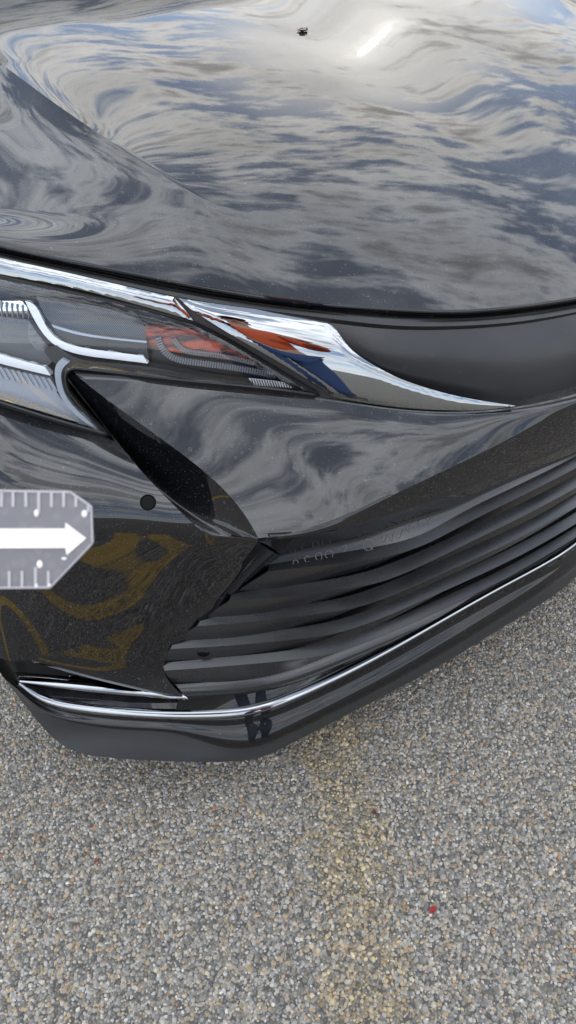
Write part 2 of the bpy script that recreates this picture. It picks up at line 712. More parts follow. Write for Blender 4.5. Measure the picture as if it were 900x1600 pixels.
def build_hood():
    qf = np.concatenate([np.linspace(0, .08, 12)[:-1], np.linspace(.08, 1, 110)])
    U = he[:, 0]
    rear = -1.46 - .26 * U ** 2
    rows = []
    for dw, dz in ((-.03, -.012), (-.006, -.011), (-.001, -.008), (.0015, -.0045), (.001, -.0015)):
        rows.append(np.stack([U, he[:, 1] + dw, he[:, 2] + dz], 1))
    kc = int(np.argmin(np.abs(U - c_near[0])))
    idx = np.arange(len(U))
    for fr in qf:
        uc = c_near[0]
        for _ in range(8):
            wc = float(he_at(uc)[0]) * (1 - fr) + (-1.46 - .26 * uc ** 2) * fr
            uc = float(crease_u(min(wc, c_near[1] + .02)))
        b0 = min(1.0, fr / .06)
        uw = np.where(idx <= kc, .865 + (uc - .865) * idx / kc, uc * (1 - (idx - kc) / (len(U) - 1 - kc)))
        un = U * (1 - b0) + uw * b0
        wn = he_at(un)[0] * (1 - fr) + (-1.46 - .26 * un ** 2) * fr
        rows.append(np.stack([un, wn, hood_z(un, wn)], 1))
    G = mirror_grid(np.stack(rows))
    mb = Mesh()
    mb.grid(G, flip=True)
    # inner skin
    I = G.copy()
    I[..., 2] -= .02
    I[:6, :, 1] -= .02
    mb.grid(I)
    n = G.shape[1]
    for k, rev in ((len(G) - 1, False), (0, True)):
        mb.grid(np.stack([I[k], G[k]]), flip=rev)
    for k, rev in ((0, True), (n - 1, False)):
        mb.grid(np.stack([I[:, k], G[:, k]]), flip=rev)
    return mb.build('hood', M['paint'], car, sharp=25)


hood = build_hood()

# ------------------------------------------------------------------ seal band between hood and lamps
def off(c, dw=0.0, dz=0.0):
    return c + np.array([0, dw, dz])


CT_PIX = [(0, 400), (100, 422), (200, 444), (272, 460), (400, 480), (515, 495), (600, 505), (700, 507), (800, 501), (900, 485)]
CT_Z = [(0, .880), (275, .851), (400, .838), (515, .825), (700, .801), (900, .781)]
ct = row(CT_PIX, NH, CT_Z, start=[(.868, -1.04, .893)], centre=(-.432, .775), smooth=12)


def resample_u(c, U):
    o = c[::-1]
    return np.stack([U, np.interp(U, o[:, 0], o[:, 1]), np.interp(U, o[:, 0], o[:, 2])], 1)


U_ = he[:, 0]
ctu = resample_u(ct, U_)
heu = he
mid = .5 * (ctu + heu)
rows = [off(heu, -.05, -.016), off(heu, -.012, -.017), off(mid, -.012, -.012), off(mid, -.004, -.004), off(mid, .001, -.004),
        off(ctu, -.005, .0015), off(ctu, .001, -.002), off(ctu, -.004, -.010), off(ctu, -.03, -.014)]
mb = Mesh()
mb.grid(mirror_grid(np.stack(rows)), flip=True)
seal = mb.build('hood_seal', M['rubber'], car, sharp=40)

# ------------------------------------------------------------------ upper grille panel
gp_top = row([(470, 492), (515, 499), (600, 509), (700, 511), (800, 505), (900, 489)], 90,
             [(470, .828), (515, .821), (700, .797), (900, .777)], start=[], centre=(-.43, .771))
gp_mid = row([(520, 540), (560, 556), (620, 565), (700, 568), (800, 564), (900, 548)], 90,
             [(520, .782), (560, .772), (700, .748), (900, .728)], centre=(-.378, .720))
gp_bot = row([(560, 600), (620, 625), (700, 645), (760, 643), (810, 637), (900, 619)], 90,
             [(560, .720), (700, .682), (810, .680), (900, .674)], centre=(-.392, .668))
for c, dw in ((gp_top, -.008), (gp_mid, .004), (gp_bot, -.014)):
    c[:, 1] += dw
G = loft([gp_top, gp_mid, off(gp_bot, -.004, 0)], 26)
mb = Mesh()
thick_grid(mb, mirror_grid(G), .004)
panel = mb.build('grille_panel', M['matte'], car, sharp=35)

# ------------------------------------------------------------------ bumper cover
NB = 150
C_T = row([(120, 587), (200, 590), (300, 600), (440, 614), (500, 622), (560, 635), (640, 645), (700, 649), (760, 646), (810, 639), (900, 620)], NB,
          [(118, .765), (300, .745), (500, .722), (700, .69), (810, .685), (900, .678)], centre=(-.386, .672), smooth=140)
C_B = row([(403, 842), (450, 837), (500, 829), (545, 818), (640, 790), (720, 762), (800, 730), (900, 690)], NB,
          [(403, .615), (545, .606), (640, .601), (900, .598)], centre=(-.372, .597), smooth=14)


def P_on(px, py, curve, dw=0.0):
    """point on the pixel's ray standing over a curve of the footprint, dw forward of it"""
    o = curve[::-1]
    lo, hi = .3, 1.1
    for _ in range(50):
        z = .5 * (lo + hi)
        q = P(px, py, z)
        if q[1] < np.interp(q[0], o[:, 0], o[:, 1]) + dw:
            lo = z
        else:
            hi = z
    return q


# character line of the shelf: above it the face leans back to the sky, below it stands upright
kp = [(403, 841, .616), (450, 835, .613), (500, 826, .612)]
kpts = [P(*a) for a in kp] + [P_on(x, y, C_B, -.004) for x, y in ((548, 806), (600, 780), (680, 742), (760, 704), (840, 662), (884, 638))]
kpts.append(np.array([0, C_B[-1, 1] - .004, .672]))
kfull = spline(kpts + [a * (-1, 1, 1) for a in kpts[-2::-1]], 2 * NB - 1, smooth=60)
C_K = kfull[:NB]
C_K[-1, 0] = 0
s01 = np.linspace(0, 1, NB)[:, None]
nrm = np.array([[0.05, .70, .70]])
C_M = .5 * (C_T + C_K) + nrm * .003 * (1 - s01 ** 3)
C_M2 = .12 * C_T + .88 * C_K + nrm * .0015 * (1 - s01 ** 3)
tt_ = np.linspace(0, 1, 46)[:, None, None]
up_ = C_T[None] * (1 - tt_) + C_K[None] * tt_ + nrm[None] * .006 * 4 * tt_ * (1 - tt_) * (1 - s01 ** 3)[None]
lo_ = loft([C_K, .5 * (C_K + C_B) + np.array([0, .002, 0]) * s01, C_B], 16)
C_G = np.concatenate([up_, lo_[1:]], 0)
# the shelf's left edge bows towards the middle above its foot
tb = np.linspace(0, 1, len(C_G)) * len(C_G) / len(up_)
bow = np.sin(math.pi * np.clip(tb, 0, 1) ** 1.6)[:, None] * np.clip(1 - s01[:, 0] / .45, 0, 1)[None, :] ** 2
C_G[..., 0] -= .019 * bow
C_G[..., 1] += .019 * bow * .55
# rounded-over lower flange of the shelf
F_IN = row([(440, 868), (500, 853), (560, 840), (640, 812), (720, 786), (800, 752), (900, 709)], NB,
           [(440, .534), (560, .545), (720, .555), (900, .565)], centre='auto', smooth=14)
F1 = C_B + np.array([0, .0008, -.004])
F2 = .45 * C_B + .55 * F_IN + np.array([0, .001, 0])
F_G = loft([F1, F2, F_IN], 10)
F_back = np.stack([F_IN, off(F_IN, -.012, -.004), off(F_IN, -.06, -.006)])
mb = Mesh()
top_in = np.stack([off(C_T, -.04, -.004), off(C_T, -.012, .0005), off(C_T, -.002, .0018), C_T])
half = np.concatenate([top_in[:-1], C_G, F_G, F_back[1:]], axis=0)
mb.grid(mirror_grid(half))
bumper_half = []            # (grid, flip) for the left corner; mirrored below

# corner panel below the lamp lobe
ND = 90
D_T = row([(0, 634), (50, 648), (100, 664), (140, 676), (176, 687)], ND, [(0, .702), (100, .682), (180, .668)],
          start=[(.975, -1.55, .80), (.955, -1.22, .76), (.905, -.98, .722)], smooth=8)
D_B = row([(0, 821), (100, 829), (200, 833), (270, 836), (322, 836)], ND, [(0, .586), (200, .590), (325, .600)],
          start=[(.985, -1.55, .62), (.970, -1.25, .605), (.925, -.98, .602)], smooth=8)
sD = np.linspace(0, 1, ND)[:, None]
dn = np.array([[.45, .65, .62]])
D_M = .5 * (D_T + D_B) + dn * .016
D_M2 = .14 * D_T + .86 * D_B + dn * (.0105)
D_G = loft([D_T, D_M, D_M2, D_B], 44)
topd = np.stack([off(D_T, -.03, .0), off(D_T, -.006, .001), D_T])
bumper_half.append(np.concatenate([topd[:-1], D_G], 0))

# valley between the two, with its floor set in
NVV = 50
v_r = C_G[:, 0]                                                   # left edge of the shelf, top to corner
v_r = np.stack([np.interp(np.linspace(0, 1, NVV), np.linspace(0, 1, len(v_r)), v_r[:, k]) for k in range(3)], 1)
v_l = D_G[:, -1]
v_l = np.stack([np.interp(np.linspace(0, 1, NVV), np.linspace(0, 1, len(v_l)), v_l[:, k]) for k in range(3)], 1)
v_f = spline([Pdeep(104, 590, .762, .02), Pdeep(165, 668, .69, .024), Pdeep(220, 735, .638, .022), Pdeep(290, 800, .615, .014), Pdeep(355, 838, .606, .004)], NVV)
tv = np.linspace(0, 1, NVV)[:, None]
rim_r = v_r + np.array([.006, -.004, .0]) * (1 - tv)
cham = .52 * v_r + .48 * v_f + np.array([-.001, .003, .005]) * (1 - .5 * tv)
rim_l = v_l * .82 + v_f * .18 + np.array([-.0, .002, .002]) * (1 - .6 * tv)
V_G = loft([v_r, cham, v_f, rim_l, v_l], 30)
bumper_half.append(V_G[:, ::-1])
# small web closing the valley's foot
web = np.stack([np.stack([D_B[-1], .5 * D_B[-1] + .5 * C_B[0] + np.array([0, 0, -.004]), C_B[0]]),
                np.stack([V_G[0, -1] * 0 + v_l[-1], v_f[-1], v_r[-1]])])
bumper_half.append(web)

# lower corner, dark side face under the fold
NE = 110
E_T0 = np.concatenate([D_B, np.linspace(D_B[-1], C_B[0], 16)[1:]], 0)
d = np.concatenate([[0], np.cumsum(np.linalg.norm(np.diff(E_T0, axis=0), axis=1))])
E_T = np.stack([np.interp(np.linspace(0, d[-1], NE), d, E_T0[:, k]) for k in range(3)], 1)
E_B = row([(20, 1036, .352), (50, 1031, .356), (125, 1010, .384), (200, 983, .416), (275, 953, .453), (330, 922, .492), (372, 886, .544), (403, 846, .611)], NE,
          start=[(.992, -1.55, .33), (.988, -1.2, .335), (.978, -.88, .342)], smooth=5)
en = np.array([[.55, .80, .0]])
sE = np.linspace(0, 1, NE)[:, None]
E_R = E_T * .93 + E_B * .07 + (en * .0035 + np.array([0, 0, -.001])) * (1 - sE ** 3)
E_M = .5 * (E_T + E_B) + en * .010 * (1 - sE ** 2)
E_G = loft([E_T, E_R, E_M, E_B], 40)
bumper_half.append(E_G)

# inner corner wedge from the crease to the grille mouth and the chrome
NW = 70
k0 = int(np.argmin(np.linalg.norm(E_B - P(50, 1031, .356), axis=1)))
seg_ = E_B[k0:][::-1]
W_O = np.stack([np.interp(np.linspace(0, 1, NW), np.linspace(0, 1, len(seg_)), seg_[:, k]) for k in range(3)], 1)
w_in = [(440, 868, .534), (405, 893, .508), (370, 922, .475), (335, 954, .441), (300, 987, .403), (270, 1016, .37), (257, 1036, .347), (260, 1058, .322), (272, 1074, .306), (289, 1090, .290)]
W_I = row(w_in, NW, smooth=2)
W_M = .5 * (W_O + W_I) + np.array([.55, .8, 0]) * .003
W_G = loft([W_O, W_M, W_I], 14)
bumper_half.append(W_G)
bumper_half.append(np.stack([W_I, off(W_I, -.010, -.001), off(W_I, -.06, 0)]))
# foot of the wedge: down to the chrome frame
foot = np.stack([W_G[:, -1][::1], off(W_G[:, -1], -.002, -.010), off(W_G[:, -1], -.03, -.014)])
bumper_half.append(foot)
# sliver between shelf corner flange and wedge
bumper_half.append(np.stack([np.stack([C_B[0], F1[0]]), np.stack([W_O[0], W_O[0]])]))
# lower rear side of the corner behind the chrome
S_T = E_B[:60]
S_B = S_T * np.array([1, 1, 0]) + np.array([-.01, -.02, .255])
bumper_half.append(np.stack([S_T, S_B]))
for Gp in bumper_half:
    mb.grid(Gp)
    mb.grid(Gp * np.array([-1, 1, 1]), flip=True)
bumper = mb.build('bumper_cover', M['paint'], car, sharp=32, weld=2e-5)

# dark box behind everything so that no gap shows daylight
def boxm(u0, u1, w0, w1, z0, z1):
    v = [(u, w, z) for u in (u0, u1) for w in (w0, w1) for z in (z0, z1)]
    f = [(0, 1, 3, 2), (4, 6, 7, 5), (0, 4, 5, 1), (2, 3, 7, 6), (0, 2, 6, 4), (1, 5, 7, 3)]
    return v, f


mb = Mesh()
core = spline([(.80, -1.3, 0), (.78, -.93, 0), (.62, -.78, 0), (.4, -.66, 0), (.2, -.58, 0), (0, -.56, 0)], 50)
cg = np.stack([core * np.array([1, 1, 0]) + np.array([0, -.25, .86]), core * np.array([1, 1, 0]) + np.array([0, 0, .82]), core + np.array([0, -.02, .56]),
               core * np.array([1, 1, 0]) + np.array([0, 0.03, .22]), core * np.array([1, 1, 0]) + np.array([0, -.5, .22])])
mb.grid(mirror_grid(cg))
mb.build('radiator_support', M['dark_void'], car)

# ------------------------------------------------------------------ lower grille with its slats
NG = 130
lower_grille = None
# pixel rows for each slat: top edge of its bright face, front edge of that face, foot of the dark face below
SL = [
    dict(top=[(425, 884), (500, 872), (560, 862), (615, 852), (660, 838), (720, 806), (800, 766), (900, 716)],
         edge=[(418, 893), (500, 884), (560, 877), (625, 864), (660, 852), (720, 822), (800, 782), (900, 731)],
         foot=[(366, 934), (450, 925), (520, 908), (580, 890), (640, 868), (720, 834), (800, 794), (900, 742)], z=.508),
    dict(top=[(366, 931), (450, 920), (520, 909), (580, 896), (630, 878), (720, 838), (800, 799), (900, 747)],
         edge=[(358, 939), (450, 932), (520, 922), (590, 910), (630, 896), (720, 854), (800, 815), (900, 762)],
         foot=[(316, 974), (400, 966), (480, 950), (540, 932), (610, 908), (720, 866), (800, 827), (900, 773)], z=.465),
    dict(top=[(318, 971), (400, 959), (480, 948), (545, 936), (600, 918), (700, 876), (800, 831), (900, 778)],
         edge=[(308, 978), (400, 971), (480, 961), (555, 949), (600, 935), (700, 892), (800, 846), (900, 792)],
         foot=[(272, 1010), (380, 1001), (450, 988), (510, 972), (590, 946), (700, 903), (800, 857), (900, 803)], z=.425),
    dict(top=[(275, 1007), (380, 996), (450, 987), (520, 975), (580, 957), (690, 911), (800, 861), (900, 806)],
         edge=[(266, 1014), (380, 1007), (450, 1000), (530, 988), (580, 972), (690, 925), (800, 874), (900, 818)],
         foot=[(257, 1042), (350, 1034), (440, 1022), (510, 1004), (580, 978), (690, 934), (800, 883), (900, 826)], z=.385),
    dict(top=[(257, 1040), (350, 1031), (440, 1022), (510, 1009), (570, 990), (690, 940), (800, 887), (900, 829)],
         edge=[(257, 1048), (350, 1041), (440, 1033), (518, 1021), (570, 1004), (690, 953), (800, 898), (900, 839)],
         foot=[(276, 1076), (350, 1070), (430, 1058), (500, 1036), (570, 1008), (690, 959), (800, 904), (900, 845)], z=.350),
]
gm = Mesh()
# back plate of the grille
back = [np.array([.62, -.60, .56]), np.array([.3, -.47, .57]), np.array([0, -.43, .575])]
bk_t = spline([(.80, -.70, .56), (.62, -.60, .56), (.3, -.47, .57), (0, -.43, .575)], NG)
bk_b = spline([(.80, -.66, .27), (.65, -.545, .27), (.3, -.45, .28), (0, -.42, .285)], NG)
thick_grid(gm, mirror_grid(np.stack([bk_t, bk_b])), .004)
# top panel of the mouth (where marks were wiped in the dust)
tp0 = row([(440, 869), (500, 855), (560, 842), (640, 815), (720, 789), (800, 755), (900, 711)], NG, [(440, .533), (560, .544), (720, .554), (900, .563)], centre='auto')
tp0[:, 1] -= .010
tp1 = row([(425, 884), (500, 872), (560, 862), (615, 852), (660, 838), (720, 806), (800, 766), (900, 716)], NG, [(425, .512), (560, .518), (660, .524), (900, .552)], centre='auto')
tp1[:, 1] -= .004
TP_G = loft([tp0, .5 * (tp0 + tp1) + np.array([0, -.006, 0]), tp1], 9)
thick_grid(gm, mirror_grid(TP_G), .003)
# bottom ledge of the mouth
lg0 = row([(276, 1072), (350, 1067), (430, 1054), (500, 1033), (570, 1006), (690, 957), (800, 903), (900, 844)], NG, [(276, .306), (430, .302), (600, .288), (900, .272)], centre='auto')
lg1 = row([(286, 1086), (350, 1084), (430, 1074), (500, 1052), (570, 1024), (690, 972), (800, 916), (900, 856)], NG, [(286, .292), (430, .283), (600, .266), (900, .250)], centre='auto')
lg0[:, 1] -= .004
lgm = .5 * (lg0 + lg1) + np.array([0, .004, .004])
lg2 = off(lg1, -.004, -.012)
thick_grid(gm, mirror_grid(loft([lg0, lgm, lg1, lg2], 14)), .004)
lower_grille = gm.build('lower_grille', M['grille'], car, sharp=30)
slat_z = [
    ([(425, .510), (560, .517), (660, .524), (900, .551)], [(418, .507), (560, .513), (660, .519), (900, .546)], [(366, .464), (520, .474), (640, .490), (900, .522)]),
    ([(366, .468), (520, .476), (630, .485), (900, .516)], [(358, .465), (520, .472), (630, .480), (900, .511)], [(316, .421), (480, .431), (610, .449), (900, .487)]),
    ([(318, .425), (480, .433), (600, .443), (900, .482)], [(308, .422), (480, .429), (600, .438), (900, .477)], [(272, .378), (450, .392), (590, .408), (900, .454)]),
    ([(275, .382), (450, .392), (580, .402), (900, .450)], [(266, .379), (450, .388), (580, .397), (900, .445)], [(257, .340), (440, .354), (580, .370), (900, .425)]),
    ([(257, .343), (440, .356), (570, .364), (900, .421)], [(257, .340), (440, .352), (570, .359), (900, .417)], [(276, .302), (430, .312), (570, .331), (900, .399)]),
]
for k, (s, (z0, z1, z2)) in enumerate(zip(SL, slat_z)):
    cz = z0[-1][1]
    a = row(s['top'], NG, z0, centre='auto', smooth=5)
    b = row(s['edge'], NG, z1, centre='auto', smooth=5)
    c = row(s['foot'], NG, z2, centre='auto', smooth=5)
    a[:, 1] -= .006
    sm = np.clip((np.linspace(0, 1, NG) - .32) / .25, 0, 1)[:, None]
    b2 = b + np.array([0, -.0003, -.0016])
    c = c + np.array([0, -.016, -.002]) * sm + np.array([0, -.009, -.005])
    cc = .5 * (b2 + c) + np.array([0, -.001, 0]) - np.array([0, .009, 0]) * sm
    grid = np.stack([a, b, b2, cc, c, off(c, -.010, .001)])
    sb = Mesh()
    thick_grid(sb, mirror_grid(grid), .0025)
    sb.build('slat', M['grille'], lower_grille, sharp=13)

# ------------------------------------------------------------------ lower edge: gloss band, chrome frame, charcoal lip
NL = 150
ch_t = row([(30, 1064), (62, 1087), (110, 1100), (200, 1110), (330, 1112), (395, 1105), (450, 1086), (520, 1055), (600, 1014), (700, 958), (800, 903), (890, 852)], NL,
           [(30, .295), (62, .278), (110, .268), (200, .262), (330, .2585), (400, .262), (520, .268), (700, .278), (900, .289)], centre='auto', smooth=8)
ch_b = row([(27, 1070), (58, 1096), (108, 1111), (200, 1121), (330, 1124), (400, 1116), (456, 1096), (525, 1064), (605, 1022), (704, 965), (804, 909), (892, 857)], NL,
           [(27, .288), (58, .268), (108, .257), (200, .2515), (330, .248), (400, .252), (520, .260), (700, .271), (900, .283)], centre='auto', smooth=8)
st_t = row([(30, 1062), (75, 1066), (160, 1075), (230, 1081), (280, 1081), (292, 1090)], 60, [(30, .297), (75, .296), (292, .2925)], smooth=2)
st_b = row([(30, 1066), (75, 1073), (160, 1083), (230, 1089), (280, 1092), (293, 1092)], 60, [(30, .293), (75, .289), (160, .2845), (230, .2835), (293, .289)], smooth=2)


def ribbon(mb, a, b, out=.004, depth=.02):
    m_ = .5 * (a + b) + np.array([0, out, .0015])
    g_ = np.stack([off(a, -depth, -.001), off(a, -.001, .0003), m_, off(b, .0004, 0), off(b, -depth, -.002)])
    return np.concatenate([g_[:1], loft(list(g_[1:4]), 8), g_[4:]], 0)


mb = Mesh()
mb.grid(mirror_grid(ribbon(mb, ch_t, ch_b)))
for Gp in (ribbon(mb, st_t, st_b, .003),):
    mb.grid(Gp)
    mb.grid(Gp * np.array([-1, 1, 1]), flip=True)
mb.build('chrome_molding', M['chrome'], car, sharp=40)

# black gloss strip between mouth and chrome, and the recess inside the chrome loop
mb = Mesh()
up = lg2.copy()
i0 = np.linspace(0, 1, NL)
res = lambda c, n: np.stack([np.interp(np.linspace(0, 1, n), np.linspace(0, 1, len(c)), c[:, k]) for k in range(3)], 1)
d_ch = ch_t[(ch_t[:, 0] < .785)]
ra, rb = res(off(lg1, -.006, -.004), NL), res(d_ch, NL)
mb.grid(mirror_grid(np.stack([off(ra, -.02, .004), ra, .5 * (ra + rb) + np.array([0, -.004, 0]), off(rb, -.005, .001), off(rb, -.012, -.006)])))
mb2 = Mesh()
l_ch = res(ch_t[ch_t[:, 0] > .765], 60)
l_st = res(st_b, 60)
rec = np.stack([off(l_st, -.004, -.001), off(.75 * l_st + .25 * l_ch, -.026, 0), off(.3 * l_st + .7 * l_ch, -.028, 0), off(l_ch, -.006, .002)])
mb.grid(rec)
mb.grid(rec * np.array([-1, 1, 1]), flip=True)
mb.build('lower_trim', M['gloss'], car, sharp=40)

lip_t = row([(30, 1079), (60, 1108), (100, 1124), (200, 1139), (280, 1146), (335, 1164), (400, 1167), (425, 1158), (500, 1123), (600, 1073), (700, 1016), (800, 955), (893, 891)], NL,
            [(30, .280), (60, .258), (100, .241), (200, .2265), (280, .2195), (335, .204), (400, .2005), (500, .2045), (700, .21), (900, .215)], centre='auto', smooth=4)
lip_b = row([(3, 1056), (40, 1103), (80, 1150), (112, 1172), (160, 1182), (250, 1188), (360, 1189), (402, 1184), (450, 1163), (500, 1137), (600, 1086), (700, 1031), (800, 970), (896, 905)], NL,
            [(3, .258), (40, .220), (80, .194), (112, .185), (250, .175), (400, .175), (500, .18), (900, .18)], centre='auto', smooth=4)
mb = Mesh()
bm_ = .5 * (ch_b + lip_t) + np.array([0, .003, 0])
mb.grid(mirror_grid(loft([off(ch_b, -.012, 0), off(ch_b, -.003, -.001), off(.72 * ch_b + .28 * lip_t, -.002, -.001), bm_ + np.array([0, .002, 0]), off(lip_t, 0.001, 0), off(lip_t, -.012, -.002)], 20)))
mb.build('lower_valance', M['gloss'], car, sharp=40)
mb = Mesh()
lm = .5 * (lip_t + lip_b) + np.array([0, .002, 0])
lg = np.stack([off(lip_t, -.02, .001), off(lip_t, .0015, .0012), off(.8 * lip_t + .2 * lip_b, .001, 0), lm, off(.15 * lip_t + .85 * lip_b, .003, 0), off(lip_b, .002, .001), off(lip_b, -.003, -.004), off(lip_b, -.03, -.004), off(lip_b, -.5, .0)])
mb.grid(mirror_grid(lg))
mb.build('bumper_lip', M['lip'], car, sharp=40)

# ------------------------------------------------------------------ lamp, chrome strip and wing
ZF = fit_surface([(0, 402, .88), (0, 433, .868), (275, 463, .85), (300, 505, .82), (150, 480, .852), (495, 617, .73), (110, 580, .765), (168, 678, .685), (0, 628, .712),
                  (-120, 420, .885), (-120, 590, .745), (400, 483, .838), (515, 497, .825), (640, 590, .728), (805, 635, .69), (400, 550, .785), (200, 560, .785), (300, 560, .778)])
lens_top = [(-130, 405), (0, 433), (100, 455), (200, 478), (300, 506)]
lens_diag = [(300, 506), (345, 528), (400, 560), (450, 590), (496, 617)]
lens_bot = [(496, 617), (440, 609), (300, 595), (200, 584), (128, 576)]
lens_notch = [(128, 576), (112, 576), (103, 582), (101, 595), (106, 612)]
lens_lobe = [(106, 612), (135, 647), (168, 678)]
lens_low = [(168, 678), (100, 659), (50, 644), (0, 628), (-130, 585)]
lens_left = [(-130, 585), (-165, 500), (-130, 405)]
LENS = outline([lens_top, lens_diag, lens_bot, lens_notch, lens_lobe, lens_low, lens_left])


def inset(pts, d):
    """shrink an outline by d pixels"""
    A = np.array(pts)
    nx = np.roll(A, -1, 0) - np.roll(A, 1, 0)
    nn = np.stack([-nx[:, 1], nx[:, 0]], 1)
    nn /= np.maximum(np.linalg.norm(nn, axis=1, keepdims=True), 1e-9)
    area = 0.5 * np.sum(A[:, 0] * np.roll(A[:, 1], -1) - np.roll(A[:, 0], -1) * A[:, 1])
    return (A + nn * d * (1 if area > 0 else -1)).tolist()


def deep_wall(mb, pts, zf, d0, d1, mi=0):
    """side wall of a lamp chamber following an outline from depth d0 to d1"""
    a = np.array([Pdeep(x, y, float(zf(x, y)), d0) for x, y in pts])
    b = np.array([Pdeep(x, y, float(zf(x, y)), d1) for x, y in pts])
    k = len(pts)
    mb.add(np.concatenate([a, b]), [(i, (i + 1) % k, k + (i + 1) % k, k + i) for i in range(k)], mi)


mb = Mesh()
trim(mb, inset(LENS, -3), ZF, .062, .004, 14)
deep_wall(mb, inset(LENS, -1), ZF, .002, .064)
headlight = mb.build('headlight', M['housing'], car, sharp=40)
lamp = []


def lamp_part(name, mat, pts, deep, th=.004, step=8, bulge=None, zf=ZF, roll=0.0):
    b_ = Mesh()
    trim(b_, pts, zf, deep, th, step, bulge=bulge, roll=roll)
    o = b_.build(name, M[mat], headlight, sharp=40)
    lamp.append(o)
    return o


def seg(*pts):
    return list(pts)


# grooved bezels
lamp_part('bezel', 'bezel', outline([seg((56, 462), (120, 474), (205, 494), (232, 506)), seg((232, 506), (228, 520), (229, 534)),
                                    seg((229, 534), (170, 528), (118, 520), (84, 510)), seg((84, 510), (72, 495), (56, 462))]), .034, .006, 10)
lamp_part('bezel', 'housing', outline([seg((84, 512), (118, 522), (170, 530), (229, 536)), seg((229, 536), (230, 548), (233, 560)),
                                      seg((233, 560), (170, 549), (118, 539), (92, 527), (84, 512))]), .022, .012, 10)
lamp_part('bezel_edge', 'lobe', outline([seg((80, 507), (118, 518), (170, 527), (229, 533)), seg((229, 533), (229, 536)), seg((229, 536), (170, 530), (118, 522), (84, 512)), seg((84, 512), (80, 507))]), .021, .004, 8)
lamp_part('bezel', 'bezel', outline([seg((-120, 470), (0, 496), (42, 500)), seg((42, 500), (58, 520), (76, 545), (84, 560)), seg((84, 560), (74, 572), (70, 574)), seg((70, 574), (0, 552), (-120, 515))]), .030, .006, 10)
# white light guides
lamp_part('light_strip', 'white_strip', outline([seg((39, 470), (50, 474), (68, 502), (88, 528), (116, 540), (170, 549), (224, 556)), seg((224, 556), (231, 568)),
                                                seg((231, 568), (166, 560), (110, 550), (83, 537), (61, 512), (39, 470))]), .012, .010, 6, roll=.002)
lamp_part('light_strip', 'white_strip', outline([seg((-120, 512), (0, 553), (40, 565), (70, 573)), seg((70, 573), (79, 587)), seg((79, 587), (40, 578), (0, 568), (-120, 530))]), .010, .012, 6, roll=.002)
# dark divider between the chambers
lamp_part('divider', 'housing', outline([seg((88, 540), (112, 556), (165, 567), (236, 574), (300, 586), (440, 603)), seg((440, 603), (438, 608), (300, 594), (200, 583), (128, 575)),
                                        seg((128, 575), (110, 575), (100, 584)), seg((100, 584), (88, 570), (70, 545), (88, 540))]), .012, .02, 8)
# silver floor of the lower lobe with ribs
lamp_part('lamp_floor', 'lobe', outline([seg((-120, 535), (0, 573), (80, 592)), seg((80, 592), (90, 615), (116, 643), (148, 670)), seg((148, 670), (100, 655), (0, 622), (-120, 580))]), .018, .008, 10)
rb = Mesh()
for i in range(22):
    x = 84 - i * 9.5
    y = 592 + (x - 80) * .235
    q = [(x, y), (x + 4, y + 1), (x + 16, y + 21), (x + 11, y + 20)]
    if x < 78:
        trim(rb, q, ZF, .0155, .005, 30)
lamp.append(rb.build('lamp_rib', M['lobe'], headlight))
lamp_part('lens_rim', 'lobe', outline([seg((97, 560), (89, 568), (86, 590), (96, 622), (120, 650), (150, 672)), seg((150, 672), (158, 675)), seg((158, 675), (128, 648), (104, 620), (96, 595), (97, 578), (108, 566)), seg((108, 566), (97, 560))]), .006, .006, 6)
# projector bowl with chrome fins
lamp_part('reflector', 'reflector', outline([seg((-110, 445), (0, 470), (34, 470)), seg((34, 470), (46, 487), (50, 502)), seg((50, 502), (0, 500), (-110, 475))]), .050, .005, 8, bulge=lambda x, y: .012 * np.sin(np.clip((y - 455) / 55, 0, 1) * math.pi))
fb = Mesh()
for i in range(16):
    x = 42 - i * 8.5
    trim(fb, [(x, 478 + (x - 40) * .18), (x + 1.3, 478 + (x - 40) * .18), (x + 5.4, 520 + (x - 40) * .2), (x + 4, 521 + (x - 40) * .2)], ZF, .036, .01, 30)
lamp.append(fb.build('reflector_fin', M['grey_rib'], headlight))
# dark rear shade of the bowl
lamp_part('lamp_shade', 'grey_rib', outline([seg((44, 500), (66, 530), (78, 545)), seg((78, 545), (62, 548), (44, 528)), seg((44, 528), (44, 500))]), .030, .01, 8)
lamp_part('painted_orange_reflection', 'orange_reflection', outline([seg((224, 507), (300, 515), (345, 535), (405, 567)), seg((405, 567), (340, 560), (280, 551), (232, 545)), seg((232, 545), (224, 507))]), .034, .005, 8)  # added insert: paints the orange reflection seen in the lens
# turn lamp chamber: two ribbed guides
lamp_part('turn_lamp', 'housing', outline([seg((222, 504), (300, 513), (340, 530), (400, 566), (440, 592)), seg((440, 592), (300, 577), (240, 568)), seg((240, 568), (228, 530), (222, 504))]), .040, .006, 10)


def ribbed_path(path, width, n, deep):
    b_ = Mesh()
    c = spline(np.array(path, float), n + 1)
    for i in range(n):
        a, b = c[i], c[i + 1]
        t = (b - a) / max(np.linalg.norm(b - a), 1e-9)
        nn = np.array([-t[1], t[0]]) * width * .5
        b1 = a + (b - a) * .68
        trim(b_, [tuple(a - nn), tuple(b1 - nn), tuple(b1 + nn), tuple(a + nn)], ZF, deep, .006, 60)
    o = b_.build('light_guide', M['grey_rib'], headlight)
    lamp.append(o)


